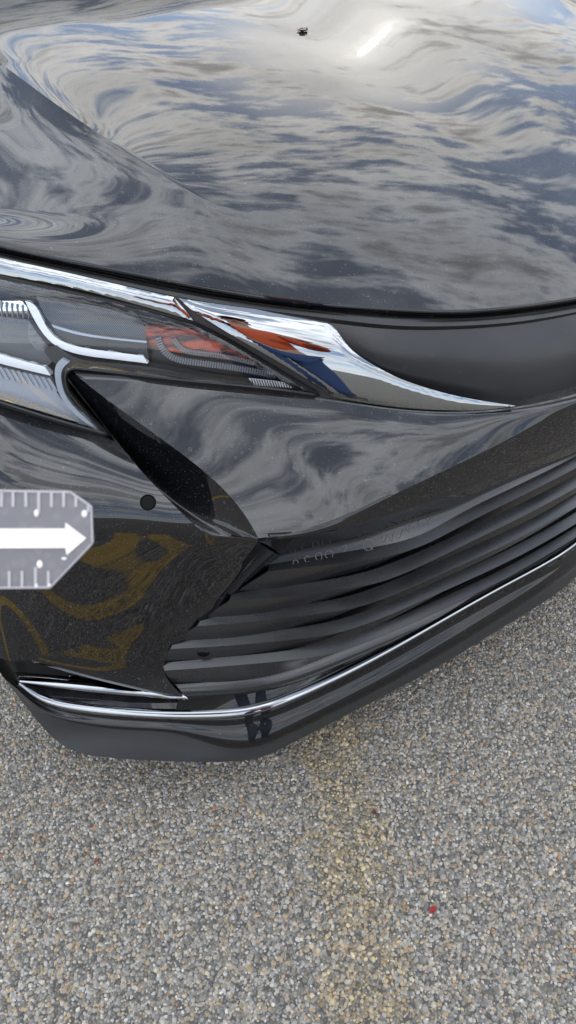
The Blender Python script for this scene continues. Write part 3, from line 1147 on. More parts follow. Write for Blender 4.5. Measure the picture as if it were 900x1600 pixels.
ribbed_path([(247, 528), (254, 546), (268, 558), (300, 566), (360, 574), (432, 587)], 9, 52, .028)
ribbed_path([(272, 530), (284, 545), (310, 552), (360, 559), (398, 568)], 7, 36, .028)
lamp_part('bright_insert', 'mesh_white', outline([seg((389, 592), (444, 598)), seg((444, 598), (456, 606)), seg((456, 606), (398, 602)), seg((398, 602), (389, 592))]), .008, .004, 5)
mesh_ = Mesh()
for i in range(15):
    x = 392 + i * 4.1
    y = 592 + (x - 390) * .11
    trim(mesh_, [(x, y), (x + 1.6, y + .1), (x + 5, y + 9.5), (x + 3.4, y + 9.4)], ZF, .006, .002, 40)
lamp.append(mesh_.build('insert_slot', M['housing'], headlight))
# the clear lens over it
lb = Mesh()
trim(lb, inset(LENS, 1), ZF, 0.0, .0001, 9, bulge=lambda x, y: .007 * np.sin(np.clip((y - 425) / 220, 0, 1) * math.pi), roll=.003)
lens_mesh = lb
# keep only the outer face of the lens (thin clear sheet)
k = len(lb.v[0]) // 2
lb.v = [lb.v[0][:k]]
lb.f = [q for q in lb.f if max(q) < k]
lb.mi = [0] * len(lb.f)
lb.nv = k
lamp.append(lb.build('lens', M['lens'], headlight, sharp=60))
# black gasket line round the lens
gk = Mesh()
gp = np.array(LENS)
ring_o = np.array([Pdeep(x, y, float(ZF(x, y)), .001) for x, y in inset(LENS, -5)])
ring_i = np.array([Pdeep(x, y, float(ZF(x, y)), -.0005) for x, y in inset(LENS, 1.5)])
ring_m = np.array([Pdeep(x, y, float(ZF(x, y)), -.003) for x, y in inset(LENS, -1.5)])
ring_b = np.array([Pdeep(x, y, float(ZF(x, y)), .03) for x, y in inset(LENS, -6)])
kk = len(gp)
gk.add(np.concatenate([ring_i, ring_m, ring_o, ring_b]), [(r * kk + i, r * kk + (i + 1) % kk, (r + 1) * kk + (i + 1) % kk, (r + 1) * kk + i) for r in range(3) for i in range(kk)])
lamp.append(gk.build('gasket', M['rubber'], headlight, sharp=50))

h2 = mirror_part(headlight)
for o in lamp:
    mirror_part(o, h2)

# chrome strip over the lamp
STRIP = outline([seg((-130, 372), (0, 403), (100, 425), (200, 448), (271, 464)), seg((271, 464), (288, 483), (302, 501)), seg((302, 501), (200, 472), (100, 447), (0, 428), (-130, 398)), seg((-130, 398), (-130, 372))])
sb = Mesh()
trim(sb, STRIP, ZF, -.002, .006, 6, bulge=lambda x, y: .0, roll=.0015)
cs = sb.build('chrome_strip', M['chrome'], car, sharp=50)
mirror_part(cs)
WING = outline([seg((279, 466), (340, 475), (400, 483), (460, 490), (514, 497)), seg((514, 497), (530, 522), (548, 545), (580, 568), (615, 587), (660, 604), (720, 620), (806, 634)),
                seg((806, 634), (760, 640), (700, 641), (640, 638), (570, 629), (522, 620)), seg((522, 620), (490, 599), (450, 574), (400, 545), (345, 513), (315, 494)), seg((315, 494), (297, 482), (279, 466))])
wb = Mesh()


def wing_bulge(x, y):
    yc = 545 + (x - 400) * .18
    return .004 + .0115 * (1 - ((y - yc) / 75.0) ** 2)


trim(wb, WING, ZF, .004, .006, 5, bulge=wing_bulge, roll=.0015)
cw = wb.build('chrome_wing', M['chrome'], car, sharp=50)
mirror_part(cw)
# black trim edge under the wing and between wing and lamp
EDGE = outline([seg((279, 460), (310, 487), (345, 508), (400, 540), (450, 570), (490, 596), (520, 617), (570, 626), (640, 635), (700, 638), (815, 632)),
                seg((815, 632), (800, 641), (760, 648), (700, 652), (640, 649), (560, 637), (500, 622)), seg((500, 622), (440, 590), (380, 554), (300, 509), (268, 466)), seg((268, 466), (279, 460))])
eb = Mesh()
trim(eb, EDGE, ZF, .004, .03, 6)
ce = eb.build('wing_trim', M['rubber'], car, sharp=50)
mirror_part(ce)

# ------------------------------------------------------------------ parking sensors
def disc_on(name, mat, centre, normal, r, th=.003):
    n_ = np.array(normal, float)
    n_ /= np.linalg.norm(n_)
    a_ = np.cross(n_, [0, 0, 1])
    a_ /= np.linalg.norm(a_)
    b_ = np.cross(n_, a_)
    pr = [(r * 1.0, -.004), (r, th * .6), (r * .9, th), (r * .86, th * .7), (r * .84, th * .5), (0.0, th * .8)]
    S = 28
    V = []
    for rr, h in pr[:-1]:
        for i in range(S):
            t = 2 * math.pi * i / S
            V.append(np.array(centre) + a_ * rr * math.cos(t) + b_ * rr * math.sin(t) + n_ * h)
    V.append(np.array(centre) + n_ * pr[-1][1])
    fs = []
    for j in range(len(pr) - 2):
        for i in range(S):
            fs.append((j * S + i, j * S + (i + 1) % S, (j + 1) * S + (i + 1) % S, (j + 1) * S + i))
    j = (len(pr) - 2) * S
    fs += [(j + i, j + (i + 1) % S, len(V) - 1) for i in range(S)]
    m_ = Mesh()
    m_.add(V, fs)
    o = m_.build(name, M[mat], car, sharp=40)
    mirror_part(o)
    return o


def nearest(G, px, py):
    best, bi = 1e9, None
    fl = G.reshape(-1, 3)
    W = np.array([list(car_world(*q)) for q in fl])
    rel = W - np.array([0, 0, CAM_H])
    dep = rel[:, 1] * cP - rel[:, 2] * sP
    upc = rel[:, 1] * sP + rel[:, 2] * cP
    X = 450 + FOC * rel[:, 0] / dep
    Y = 800 - FOC * upc / dep
    i = int(np.argmin(np.hypot(X - px, Y - py)))
    a, b = divmod(i, G.shape[1])
    a = min(max(a, 1), G.shape[0] - 2)
    b = min(max(b, 1), G.shape[1] - 2)
    n_ = np.cross(G[a, b + 1] - G[a, b - 1], G[a + 1, b] - G[a - 1, b])
    n_ /= np.linalg.norm(n_)
    if n_[1] < 0:
        n_ = -n_
    return G[a, b], n_


c0, n0 = nearest(D_G, 235, 783)
disc_on('parking_sensor', 'sensor', c0, n0, .0105)
c0 = P(320, 1021, .365) + np.array([0, -.004, 0])
disc_on('parking_sensor', 'sensor', c0, (.5, .8, .2), .010)
c0 = P(122, 1086, .279) + np.array([-.004, -.022, 0])
disc_on('fog_lamp', 'reflector', c0, (.6, .75, .35), .016)

# wiped marks in the dust on the top panel of the grille mouth
def squiggle(mb, pts, r=.0007):
    q = []
    pp = spline(np.array(pts, float), max(6, len(pts) * 4))
    for x, y in pp:
        p_, n_ = nearest(TP_G, x, y)
        # slide to the exact place on the local tangent plane
        q.append(p_)
    q = np.array(q)
    zz = np.array([p[2] for p in q])
    c_ = np.array([P_on_plane(x, y, q[i], nearest(TP_G, x, y)[1]) for i, (x, y) in enumerate(pp)])
    k = len(c_)
    V, fs = [], []
    for i in range(k):
        t = c_[min(i + 1, k - 1)] - c_[max(i - 1, 0)]
        t /= max(np.linalg.norm(t), 1e-9)
        a_ = np.cross(t, [0, .7, .7])
        a_ /= max(np.linalg.norm(a_), 1e-9)
        b_ = np.cross(t, a_)
        for j in range(4):
            V.append(c_[i] + (a_ * math.cos(j * math.pi / 2) + b_ * math.sin(j * math.pi / 2)) * r)
    for i in range(k - 1):
        for j in range(4):
            fs.append((i * 4 + j, i * 4 + (j + 1) % 4, (i + 1) * 4 + (j + 1) % 4, (i + 1) * 4 + j))
    mb.add(V, fs)


def P_on_plane(px, py, p0, n0_):
    o_ = to_car(np.array([0, 0, CAM_H]))
    d_ = to_car(ray(px, py) + np.array([0, 0, 0])) - to_car(np.zeros(3))
    t = np.dot(p0 - o_, n0_) / np.dot(d_, n0_)
    return o_ + d_ * t + n0_ * .0006




def ell(cx, cy, rx, ry, a0=0, a1=360, n=9):
    return [(cx + rx * math.cos(rad(a0 + (a1 - a0) * i / n)), cy + ry * math.sin(rad(a0 + (a1 - a0) * i / n))) for i in range(n + 1)]


for st in (ell(462, 879, 4, 4), ell(480, 873, 4, 5, 40, 330), ell(498, 869, 5, 6), ell(514, 866, 6, 6), [(533, 854), (541, 852), (537, 862)],
           ell(575, 851, 8, 9), [(577, 851), (583, 860)], [(597, 838), (601, 848), (606, 836), (612, 846), (614, 834)], [(617, 832), (622, 842), (630, 828)],
           [(634, 822), (640, 832), (641, 820), (650, 826)], ell(660, 818, 6, 6, 60, 300), [(667, 808), (670, 820)], [(678, 808), (670, 814), (680, 818)]):
    mk = Mesh()
    squiggle(mk, st)
    mk.build('wiped_mark', M['chalk'], lower_grille)

# ------------------------------------------------------------------ fender, cowl, windscreen and tyre (beyond the frame's edge)
mb = Mesh()
fu = np.linspace(0, 1, 30)
def fen(u0, z0, u1, z1):
    return np.stack([u0 + (u1 - u0) * fu, -.995 - 1.06 * fu, z0 + (z1 - z0) * fu], 1)
FG = loft([fen(.872, .898, .86, 1.01), fen(.893, .885, .93, .98), fen(.910, .83, .975, .90), fen(.918, .765, .988, .80), fen(.922, .725, .985, .77)], 30)
mb.grid(FG, flip=True)
mirror_part(mb.build('fender', M['paint'], car, sharp=40))
mb = Mesh()
wu = np.linspace(.86, 0, 60)
r0 = np.stack([wu, -1.46 - .26 * wu ** 2 - .012, hood_z(wu, -1.46 - .26 * wu ** 2) - .012], 1)
r1 = r0 + np.array([0, -.12, .01])
r2 = r1 + np.array([0, -.75, .46]) * np.array([1, 1, 1])
r2[:, 0] *= .86
mb.grid(mirror_grid(np.stack([r0, r1])), flip=True)
mb.build('cowl', M['rubber'], car)
mb = Mesh()
mb.grid(mirror_grid(loft([r1, .5 * (r1 + r2) + np.array([0, .02, .03]), r2], 14)), flip=True)
mb.build('windshield', simple('dark_glass', (.01, .012, .013), .02, 0, 1.5), car)
mb = Mesh()
S = 40
prof = [(.20, -.10), (.33, -.11), (.352, -.08), (.355, 0), (.352, .08), (.33, .11), (.20, .10)]
V = [(.79 + x, -1.72 + r_ * math.cos(2 * math.pi * i / S), .355 + r_ * math.sin(2 * math.pi * i / S)) for r_, x in prof for i in range(S)]
fs = [(j * S + i, j * S + (i + 1) % S, ((j + 1) % len(prof)) * S + (i + 1) % S, ((j + 1) % len(prof)) * S + i) for j in range(len(prof)) for i in range(S)]
mb.add(V, fs)
ty = mb.build('wheel', M['tyre'], car, sharp=30)
mirror_part(ty)
# ------------------------------------------------------------------ ground
def ground_material():
    m, g, out = mat_new('chip_seal_asphalt')
    co = g.n('ShaderNodeTexCoord').outputs['Object']
    nd = g.n('ShaderNodeTexVoronoi', feature='F1')
    g.put(nd.inputs['Vector'], co)
    nd.inputs['Scale'].default_value = 165
    r = g.sep(nd.outputs['Color'])
    grey = g.mix(g.m('POWER', r[0], 1.6), (0.088, 0.083, 0.075), (0.34, 0.32, 0.28))
    tan = g.mix(g.m('GREATER_THAN', r[1], 0.82), grey, (0.32, 0.24, 0.15))
    gap = g.ramp(nd.outputs['Distance'], 0.46, 0.80)
    col = g.mix(gap, tan, (0.06, 0.057, 0.052))
    b = principled(g, out, Base_Color=col, Roughness=0.8)
    bump = g.n('ShaderNodeBump')
    bump.inputs['Strength'].default_value = 0.6
    bump.inputs['Distance'].default_value = 0.004
    g.put(bump.inputs['Height'], g.m('SUBTRACT', 1.0, nd.outputs['Distance']))
    g.t.links.new(bump.outputs[0], b.inputs['Normal'])
    return m


def stone_material(name, tint):
    m, g, out = mat_new(name)
    at = g.n('ShaderNodeAttribute', attribute_name='stone_colour')
    co = g.n('ShaderNodeTexCoord').outputs['Object']
    n1 = g.noise(co, 600, 3, 0.6)
    base = g.mix(g.ramp(n1, 0.3, 0.75, 0.0, 0.5), at.outputs['Color'], (0.08, 0.075, 0.066))
    if tint:
        worn = g.ramp(g.noise(co, 45, 5, 0.7), 0.34, 0.60, 0.42, 0.88)
        lum = g.n('ShaderNodeRGBToBW')
        g.put(lum.inputs[0], base)
        stain = g.vm('SCALE', (1.14, 0.87, 0.45), scale=g.m('ADD', lum.outputs[0], 0.03))
        base = g.mix(worn, base, stain)
    principled(g, out, Base_Color=base, Roughness=0.62)
    return m


# yellow lines: start and end of each stroke on the ground, half width
LINES = [((.075, .80), (.185, -.5), .058), ((-.35, .125), (-1.7, .04), .026), ((-.365, .085), (-1.95, -2.0), .030)]


def line_side(x, y, ln):
    (x0, y0), (x1, y1), hw = ln
    L = math.hypot(x1 - x0, y1 - y0)
    tx, ty_ = (x1 - x0) / L, (y1 - y0) / L
    s = (x - x0) * tx + (y - y0) * ty_
    d = np.abs((x - x0) * -ty_ + (y - y0) * tx)
    return (d < hw) & (s > 0) & (s < L)


mg = ground_material()
bm = bmesh.new()
for x, y in ((-400, -400), (400, -400), (400, 400), (-400, 400)):
    bm.verts.new((x, y, 0))
bm.verts.ensure_lookup_table()
bm.faces.new(bm.verts)
me = bpy.data.meshes.new('asphalt_ground')
bm.to_mesh(me)
bm.free()
me.materials.append(mg)
ground = bpy.data.objects.new('asphalt_ground', me)
COL.objects.link(ground)
ground['kind'] = 'structure'
ground['label'] = 'grey chip seal asphalt of the parking lot'

X0, X1, Y0, Y1 = -.85, 1.25, -.10, 1.15
SP = .0058


def make_stones(sel_line):
    xs = np.arange(X0, X1, SP)
    ys = np.arange(Y0, Y1, SP * .87)
    r2 = np.random.default_rng(5)
    GX, GY = np.meshgrid(xs, ys)
    GX = GX + (np.arange(len(ys)) % 2)[:, None] * SP * .5
    x = (GX + r2.uniform(-.36, .36, GX.shape) * SP).ravel()
    y = (GY + r2.uniform(-.36, .36, GX.shape) * SP).ravel()
    n = len(x)
    rx = SP * np.clip(r2.lognormal(-.60, .24, n), .30, 1.0)
    ry = rx * r2.uniform(.62, 1.0, n)
    ang = r2.uniform(0, 6.283, n)
    hgt = np.minimum(rx, ry) * r2.uniform(.38, .75, n)
    lift = r2.uniform(-.0012, .0010, n)
    v = r2.random(n)
    patch = .5 + .5 * np.sin(x * 9.1 + 2 * np.sin(y * 7.3)) * np.cos(y * 8.2 + 1.7 * np.sin(x * 5.1))
    lum = .122 + .31 * v ** 1.8 + .035 * patch
    warm = np.clip(r2.normal(.10, .045, n), 0, .24)
    c = np.stack([lum * (1 + warm), lum, lum * (1 - warm * 1.5)], 1)
    k = r2.random(n)
    c[k > .945] = np.stack([.36 * np.ones(n), .265 * np.ones(n), .14 * np.ones(n)], 1)[k > .945] * r2.uniform(.55, 1.25, (n, 1))[k > .945]
    c[k > .988] = np.array([.34, .16, .075]) * r2.uniform(.6, 1.2, (n, 1))[k > .988]
    c[k < .035] = np.array([.54, .51, .44]) * r2.uniform(.75, 1.15, (n, 1))[k < .035]
    c[(k > .035) & (k < .10)] *= .4
    inl = np.zeros(n, bool)
    for ln in LINES:
        hw = ln[2]
        wob = .012 * np.sin(y * 31 + x * 17) + .008 * np.sin(y * 83 + 1) + r2.normal(0, .016, n)
        inl |= line_side(x + wob, y, ln)
    s = inl if sel_line else ~inl
    x, y, rx, ry, ang, hgt, lift, c = (a[s] for a in (x, y, rx, ry, ang, hgt, lift, c))
    n = len(x)
    S = 7
    t = np.arange(S) / S * 2 * math.pi
    verts = np.zeros((n, 2 * S + 1, 3))
    wob = r2.uniform(.74, 1.18, (n, S))
    for ring, (sc, hh) in enumerate(((1.0, 0.0), (.74, .74))):
        lx = np.cos(t)[None] * wob * sc * rx[:, None]
        ly = np.sin(t)[None] * wob * sc * ry[:, None]
        verts[:, ring * S:(ring + 1) * S, 0] = x[:, None] + lx * np.cos(ang)[:, None] - ly * np.sin(ang)[:, None]
        verts[:, ring * S:(ring + 1) * S, 1] = y[:, None] + lx * np.sin(ang)[:, None] + ly * np.cos(ang)[:, None]
        tilt = r2.uniform(-.25, .25, (n, S)) if ring else 0
        verts[:, ring * S:(ring + 1) * S, 2] = (lift - .0003)[:, None] + hh * hgt[:, None] * (1 + tilt) - (.0012 if ring == 0 else 0)
    verts[:, 2 * S, 0] = x
    verts[:, 2 * S, 1] = y
    verts[:, 2 * S, 2] = lift + hgt * r2.uniform(.85, 1.05, n)
    base = np.arange(n)[:, None] * (2 * S + 1)
    i = np.arange(S)
    j = (i + 1) % S
    quads = np.stack([i, j, S + j, S + i], 1)
    tris = np.stack([S + i, S + j, np.full(S, 2 * S)], 1)
    Q = (base[:, :, None] + quads[None]).reshape(-1, 4)
    T = (base[:, :, None] + tris[None]).reshape(-1, 3)
    me = bpy.data.meshes.new('stones')
    me.vertices.add(n * (2 * S + 1))
    me.vertices.foreach_set('co', verts.ravel())
    me.loops.add(Q.size + T.size)
    me.polygons.add(len(Q) + len(T))
    me.loops.foreach_set('vertex_index', np.concatenate([Q.ravel(), T.ravel()]).astype(np.int32))
    st = np.concatenate([np.arange(len(Q)) * 4, len(Q) * 4 + np.arange(len(T)) * 3])
    me.polygons.foreach_set('loop_start', st.astype(np.int32))
    me.polygons.foreach_set('use_smooth', np.ones(len(st), bool))
    me.update(calc_edges=True)
    at = me.attributes.new('stone_colour', 'FLOAT_COLOR', 'POINT')
    cc = np.ones((n, 2 * S + 1, 4))
    cc[:, :, :3] = c[:, None, :]
    at.data.foreach_set('color', cc.ravel())
    me.validate()
    return me


for sel, nm, lab, mt in ((False, 'gravel', 'loose packed grey aggregate stones of the parking lot surface', stone_material('aggregate_stone', False)),
                         (True, 'painted_gravel', 'aggregate stones stained by a worn yellow parking line', stone_material('yellow_stained_stone', True))):
    me = make_stones(sel)
    me.materials.append(mt)
    o = bpy.data.objects.new(nm, me)
    COL.objects.link(o)
    o['kind'] = 'stuff'
    o['label'] = lab


def line_material():
    m, g, out = mat_new('worn_yellow_paint')
    co = g.n('ShaderNodeTexCoord').outputs['Object']
    nd = g.n('ShaderNodeTexVoronoi', feature='F1')
    g.put(nd.inputs['Vector'], co)
    nd.inputs['Scale'].default_value = 125
    r = g.sep(nd.outputs['Color'])
    w = g.ramp(g.noise(co, 30, 5, 0.6), 0.30, 0.50, 0.55, 1.0)
    col = g.mix(w, (0.12, 0.11, 0.10), g.mix(r[0], (0.46, 0.285, 0.04), (0.66, 0.43, 0.08)))
    principled(g, out, Base_Color=col, Roughness=0.75)
    return m


ml = line_material()
for k, (a, b, hw) in enumerate(LINES[1:]):
    L = math.hypot(b[0] - a[0], b[1] - a[1])
    tx, ty_ = (b[0] - a[0]) / L, (b[1] - a[1]) / L
    nx, ny = -ty_ * hw, tx * hw
    me = bpy.data.meshes.new('parking_line')
    zz = .0005 + .0004 * k
    me.from_pydata([(a[0] + nx, a[1] + ny, zz), (a[0] - nx, a[1] - ny, zz), (b[0] - nx, b[1] - ny, zz), (b[0] + nx, b[1] + ny, zz)], [], [(0, 1, 2, 3)])
    me.materials.append(ml)
    o = bpy.data.objects.new('parking_line', me)
    COL.objects.link(o)
    o['kind'] = 'structure'
    o['label'] = ('yellow parking line running sideways along the bumper corner', 'yellow parking line slanting away behind the photographer')[k]
# ------------------------------------------------------------------ ruler held in front of the lens
def world_at(px, py, dist):
    d = ray(px, py)
    q = d * dist
    q[2] += CAM_H
    return Vector(q)


RD = .285                                           # distance along the optical axis
ruler = thing('ruler', 'smoky plastic pointer ruler with white arrow and edge ticks, held before the bumper', 'ruler')
r_rot = cam.rotation_euler.to_matrix()
rc = world_at(0, 842, RD)
ruler.location = rc
ruler.rotation_euler = cam.rotation_euler


def rpt(px, py, h=0.0):
    """picture position -> ruler plane coordinates (metres)"""
    k = RD / FOC
    return ((px - 0) * k, (842 - py) * k, h)


def plate(name, pts, h0, h1, mat, sharp=40, bev=0.0):
    bm = bmesh.new()
    vs = [bm.verts.new(rpt(x, y, h0)) for x, y in pts]
    f = bm.faces.new(vs)
    if f.normal.z < 0:
        f.normal_flip()
    r = bmesh.ops.extrude_face_region(bm, geom=[f])
    for v in r['geom']:
        if isinstance(v, bmesh.types.BMVert):
            v.co.z = h1
    bmesh.ops.recalc_face_normals(bm, faces=bm.faces)
    if bev:
        bmesh.ops.bevel(bm, geom=[e for e in bm.edges], offset=bev, segments=2, affect='EDGES')
    me = bpy.data.meshes.new(name)
    bm.to_mesh(me)
    bm.free()
    me.materials.append(mat)
    o = bpy.data.objects.new(name, me)
    COL.objects.link(o)
    o.parent = ruler
    return o


def smoky():
    m, g, out = mat_new('smoky_plastic')
    b = g.n('ShaderNodeBsdfPrincipled')
    co = g.n('ShaderNodeTexCoord').outputs['Object']
    dr = g.voro(co, 210, out='Distance')
    ring = g.ramp(dr, .30, .42, 1.0, 0.0)
    g.put(b.inputs['Base Color'], g.mix(g.m('MULTIPLY', ring, .35), (0.15, 0.158, 0.17), (0.21, 0.218, 0.23)))
    b.inputs['Roughness'].default_value = .28
    t = g.n('ShaderNodeBsdfTransparent')
    mx = g.n('ShaderNodeMixShader')
    mx.inputs[0].default_value = .93
    g.t.links.new(t.outputs[0], mx.inputs[1])
    g.t.links.new(b.outputs[0], mx.inputs[2])
    g.t.links.new(mx.outputs[0], out.inputs[0])
    return m


m_smoke = smoky()
m_edge = simple('frosted_edge', (.42, .43, .45), .4)
m_white = simple('white_print', (.86, .85, .82), .45)
OUT = [(-640, 753), (110, 767), (143, 790), (146, 848), (138, 858), (78, 920), (-640, 926)]
plate('plate', OUT, -.0012, .0, m_smoke, bev=.0003)
# bright moulded edge
for a, b, w in (((-640, 753), (110, 767), 3.0), ((110, 767), (143, 790), 2.2), ((144, 790), (146, 848), 2.0), ((145, 850), (80, 918), 1.8), ((78, 919), (-640, 925), 2.4)):
    a, b = np.array(a, float), np.array(b, float)
    t = (b - a) / np.linalg.norm(b - a)
    n_ = np.array([-t[1], t[0]]) * w * .5
    inw = np.array([-t[1], t[0]]) * w * .6
    a, b = a + inw, b + inw
    plate('moulded_edge', [tuple(a + n_), tuple(b + n_), tuple(b - n_), tuple(a - n_)], -.0001, .0006, m_edge)
plate('arrow', [(-420, 826), (103, 826), (103, 817), (135, 841), (105, 867), (103, 856), (-420, 858)], .0001, .0007, m_white)
tick0 = None
tk = []
for i, x in enumerate([3, 21, 41, 61, 81, 100, 119]):
    tk.append((x, 769 + (0 if x < 110 else 6), 792 if i != 3 else 802))
tk.append((138, 790, 800))
for x in range(-15, -420, -19):
    tk.append((x, 766, 790 if (x // 19) % 5 else 801))
for i, x in enumerate([15, 35, 56, 76]):
    tk.append((x, 892 if i != 2 else 886, 918))
for x in range(-5, -420, -20):
    tk.append((x, 893 if (x // 20) % 5 else 884, 919))
for x, ya, yb in tk:
    plate('tick', [(x - 2, ya), (x + 2, ya), (x + 2, yb), (x - 2, yb)], .0001, .0005, m_edge)


def dome(px, py, rx, ry, mat, name='drop'):
    bm = bmesh.new()
    bmesh.ops.create_uvsphere(bm, u_segments=14, v_segments=8, radius=1)
    k = RD / FOC
    for v in bm.verts:
        v.co = Vector((v.co.x * rx * k + px * k, v.co.y * ry * k + (842 - py) * k, max(v.co.z, -.2) * .0007))
    me = bpy.data.meshes.new(name)
    bm.to_mesh(me)
    bm.free()
    me.materials.append(mat)
    me.polygons.foreach_set('use_smooth', [True] * len(me.polygons))
    o = bpy.data.objects.new(name, me)
    COL.objects.link(o)
    o.parent = ruler


for a in ((57, 802, 3.6, 6), (132, 803, 4.5, 6), (62, 882, 4.5, 6.5), (57, 915, 2.2, 4), (77, 914, 2.2, 3), (100, 873, 4, 2.2)):
    dome(*a, m_white)

# ------------------------------------------------------------------ fly resting on the hood
hb = hood_hit(473, 49, hood_z)
hw = car_world(*hb)
bug = thing('insect', 'small dark dead insect stuck on the hood below the bright sun reflection', 'insect', hw + Vector((0, 0, .003)), .6)
m_bug = simple('insect_shell', (.03, .022, .012), .5)


def blob(name, c, r, mat, par):
    bm = bmesh.new()
    bmesh.ops.create_icosphere(bm, subdivisions=2, radius=1)
    for v in bm.verts:
        v.co = Vector((v.co.x * r[0] + c[0], v.co.y * r[1] + c[1], v.co.z * r[2] + c[2]))
    me = bpy.data.meshes.new(name)
    bm.to_mesh(me)
    bm.free()
    me.materials.append(mat)
    o = bpy.data.objects.new(name, me)
    COL.objects.link(o)
    o.parent = par
    return o


blob('body', (0, 0, 0), (.0075, .0030, .003), m_bug, bug)
blob('head', (.008, 0, 0), (.0024, .0024, .0022), m_bug, bug)
for sgn in (-1, 1):
    blob('wing', (-.002, sgn * .004, .001), (.0075, .0026, .0004), m_bug, bug)
    for q in (-.004, 0, .004):
        blob('leg', (q, sgn * .006, -.001), (.0006, .0045, .0006), m_bug, bug)

# ------------------------------------------------------------------ small litter on the stones
def leaf_scrap(px, py, size, col, label, rz):
    d = ray(px, py)
    t = (.0075 - CAM_H) / d[2]
    q = d * t
    bm = bmesh.new()
    pts = [(-1, -.2, 0), (-.4, .55, .25), (.3, .7, .1), (1, .15, .45), (.45, -.5, .15), (-.35, -.6, .3)]
    top = [bm.verts.new(Vector(p) * size) for p in pts]
    c = bm.verts.new(Vector((0, 0, .05)) * size)
    for i in range(6):
        bm.faces.new((c, top[i], top[(i + 1) % 6]))
    r = bmesh.ops.solidify(bm, geom=bm.faces[:], thickness=size * .08)
    me = bpy.data.meshes.new('leaf_scrap')
    bm.to_mesh(me)
    bm.free()
    me.materials.append(simple('scrap_leaf', col, .55))
    o = bpy.data.objects.new('leaf_scrap', me)
    COL.objects.link(o)
    o.location = (q[0], q[1], .0065)
    o.rotation_euler = (.2, -.1, rz)
    o['label'] = label
    o['category'] = 'leaf'


leaf_scrap(676, 1421, .0075, (.42, .035, .045), 'larger bright red leaf scrap lying on stones right of the yellow line', .5)
leaf_scrap(585, 1268, .0048, (.20, .014, .016), 'small dark red leaf scrap on stones between bumper and bright red scrap', 2.0)
leaf_scrap(150, 1344, .0045, (.36, .05, .04), 'tiny reddish leaf scrap on grey stones below the bumper corner at left', 1.2)

# ------------------------------------------------------------------ the photographer, standing behind the camera (seen mirrored in the chrome)
def skin_figure(name, joints, bones, mat, subdiv=2, parent=None):
    me = bpy.data.meshes.new(name)
    keys = list(joints)
    me.from_pydata([joints[k][:3] for k in keys], [(keys.index(a), keys.index(b)) for a, b in bones], [])
    o = bpy.data.objects.new(name, me)
    COL.objects.link(o)
    o.modifiers.new('skin', 'SKIN')
    sk = me.skin_vertices[0].data
    for i, k in enumerate(keys):
        r = joints[k][3]
        sk[i].radius = r if isinstance(r, tuple) else (r, r)
        sk[i].use_root = (i == 0)
    s = o.modifiers.new('sub', 'SUBSURF')
    s.levels = s.render_levels = subdiv
    me.materials.append(mat)
    o.modifiers['skin'].use_smooth_shade = True
    if parent:
        o.parent = parent
    return o


person = thing('person', 'person in orange red jacket and blue jeans holding ruler, mirrored in the chrome wing', 'person', (.17, -.28, 0))
m_skin = simple('skin', (.42, .25, .18), .5)
m_jkt = simple('orange_red_jacket', (.55, .085, .02), .7)
m_dark = simple('maroon_cloth', (.10, .015, .02), .8)
m_jean = simple('blue_denim', (.03, .06, .16), .85)
m_shoe = simple('dark_shoe', (.03, .03, .03), .6)
m_hair = simple('maroon_cap', (.09, .012, .022), .7)
rl = world_at(-520, 845, RD) - Vector((.17, -.28, 0))
J = dict(pelvis=(0, 0, .96, (.15, .11)), waist=(0, .01, 1.10, (.135, .10)), chest=(0, .02, 1.30, (.16, .11)), neckb=(0, .03, 1.45, (.075, .07)), neck=(0, .05, 1.52, .055),
         headb=(0, .07, 1.58, (.065, .075)), head=(0, .085, 1.66, (.075, .092)), top=(0, .08, 1.735, (.055, .065)),
         shl=(-.17, .02, 1.41, .062), ell=(-.40, .10, 1.20, .045), wrl=(rl.x - .045, rl.y - .05, rl.z - .045, .029),
         shr=(.17, .02, 1.41, .062), elr=(.25, .06, 1.17, .045), wrr=(.19, .27, 1.22, .029),
         hipl=(-.095, 0, .90, .095), knl=(-.105, .02, .50, .062), anl=(-.11, 0, .09, .042), tol=(-.12, .16, .04, .038),
         hipr=(.095, 0, .90, .095), knr=(.105, .02, .50, .062), anr=(.11, 0, .09, .042), tor=(.12, .16, .04, .038))
B = [('pelvis', 'waist'), ('waist', 'chest'), ('chest', 'neckb'), ('neckb', 'neck'), ('neck', 'headb'), ('headb', 'head'), ('head', 'top'),
     ('neckb', 'shl'), ('shl', 'ell'), ('ell', 'wrl'), ('neckb', 'shr'), ('shr', 'elr'), ('elr', 'wrr'),
     ('pelvis', 'hipl'), ('hipl', 'knl'), ('knl', 'anl'), ('anl', 'tol'), ('pelvis', 'hipr'), ('hipr', 'knr'), ('knr', 'anr'), ('anr', 'tor')]
skin_figure('body', J, B, m_skin, 2, person)


def clothing(name, keys, grow, mat):
    jj = {}
    for k in keys:
        x, y, z, r = J[k]
        r = tuple(a + grow for a in r) if isinstance(r, tuple) else r + grow
        jj[k] = (x, y, z, r)
    skin_figure(name, jj, [b for b in B if b[0] in keys and b[1] in keys], mat, 2, person)


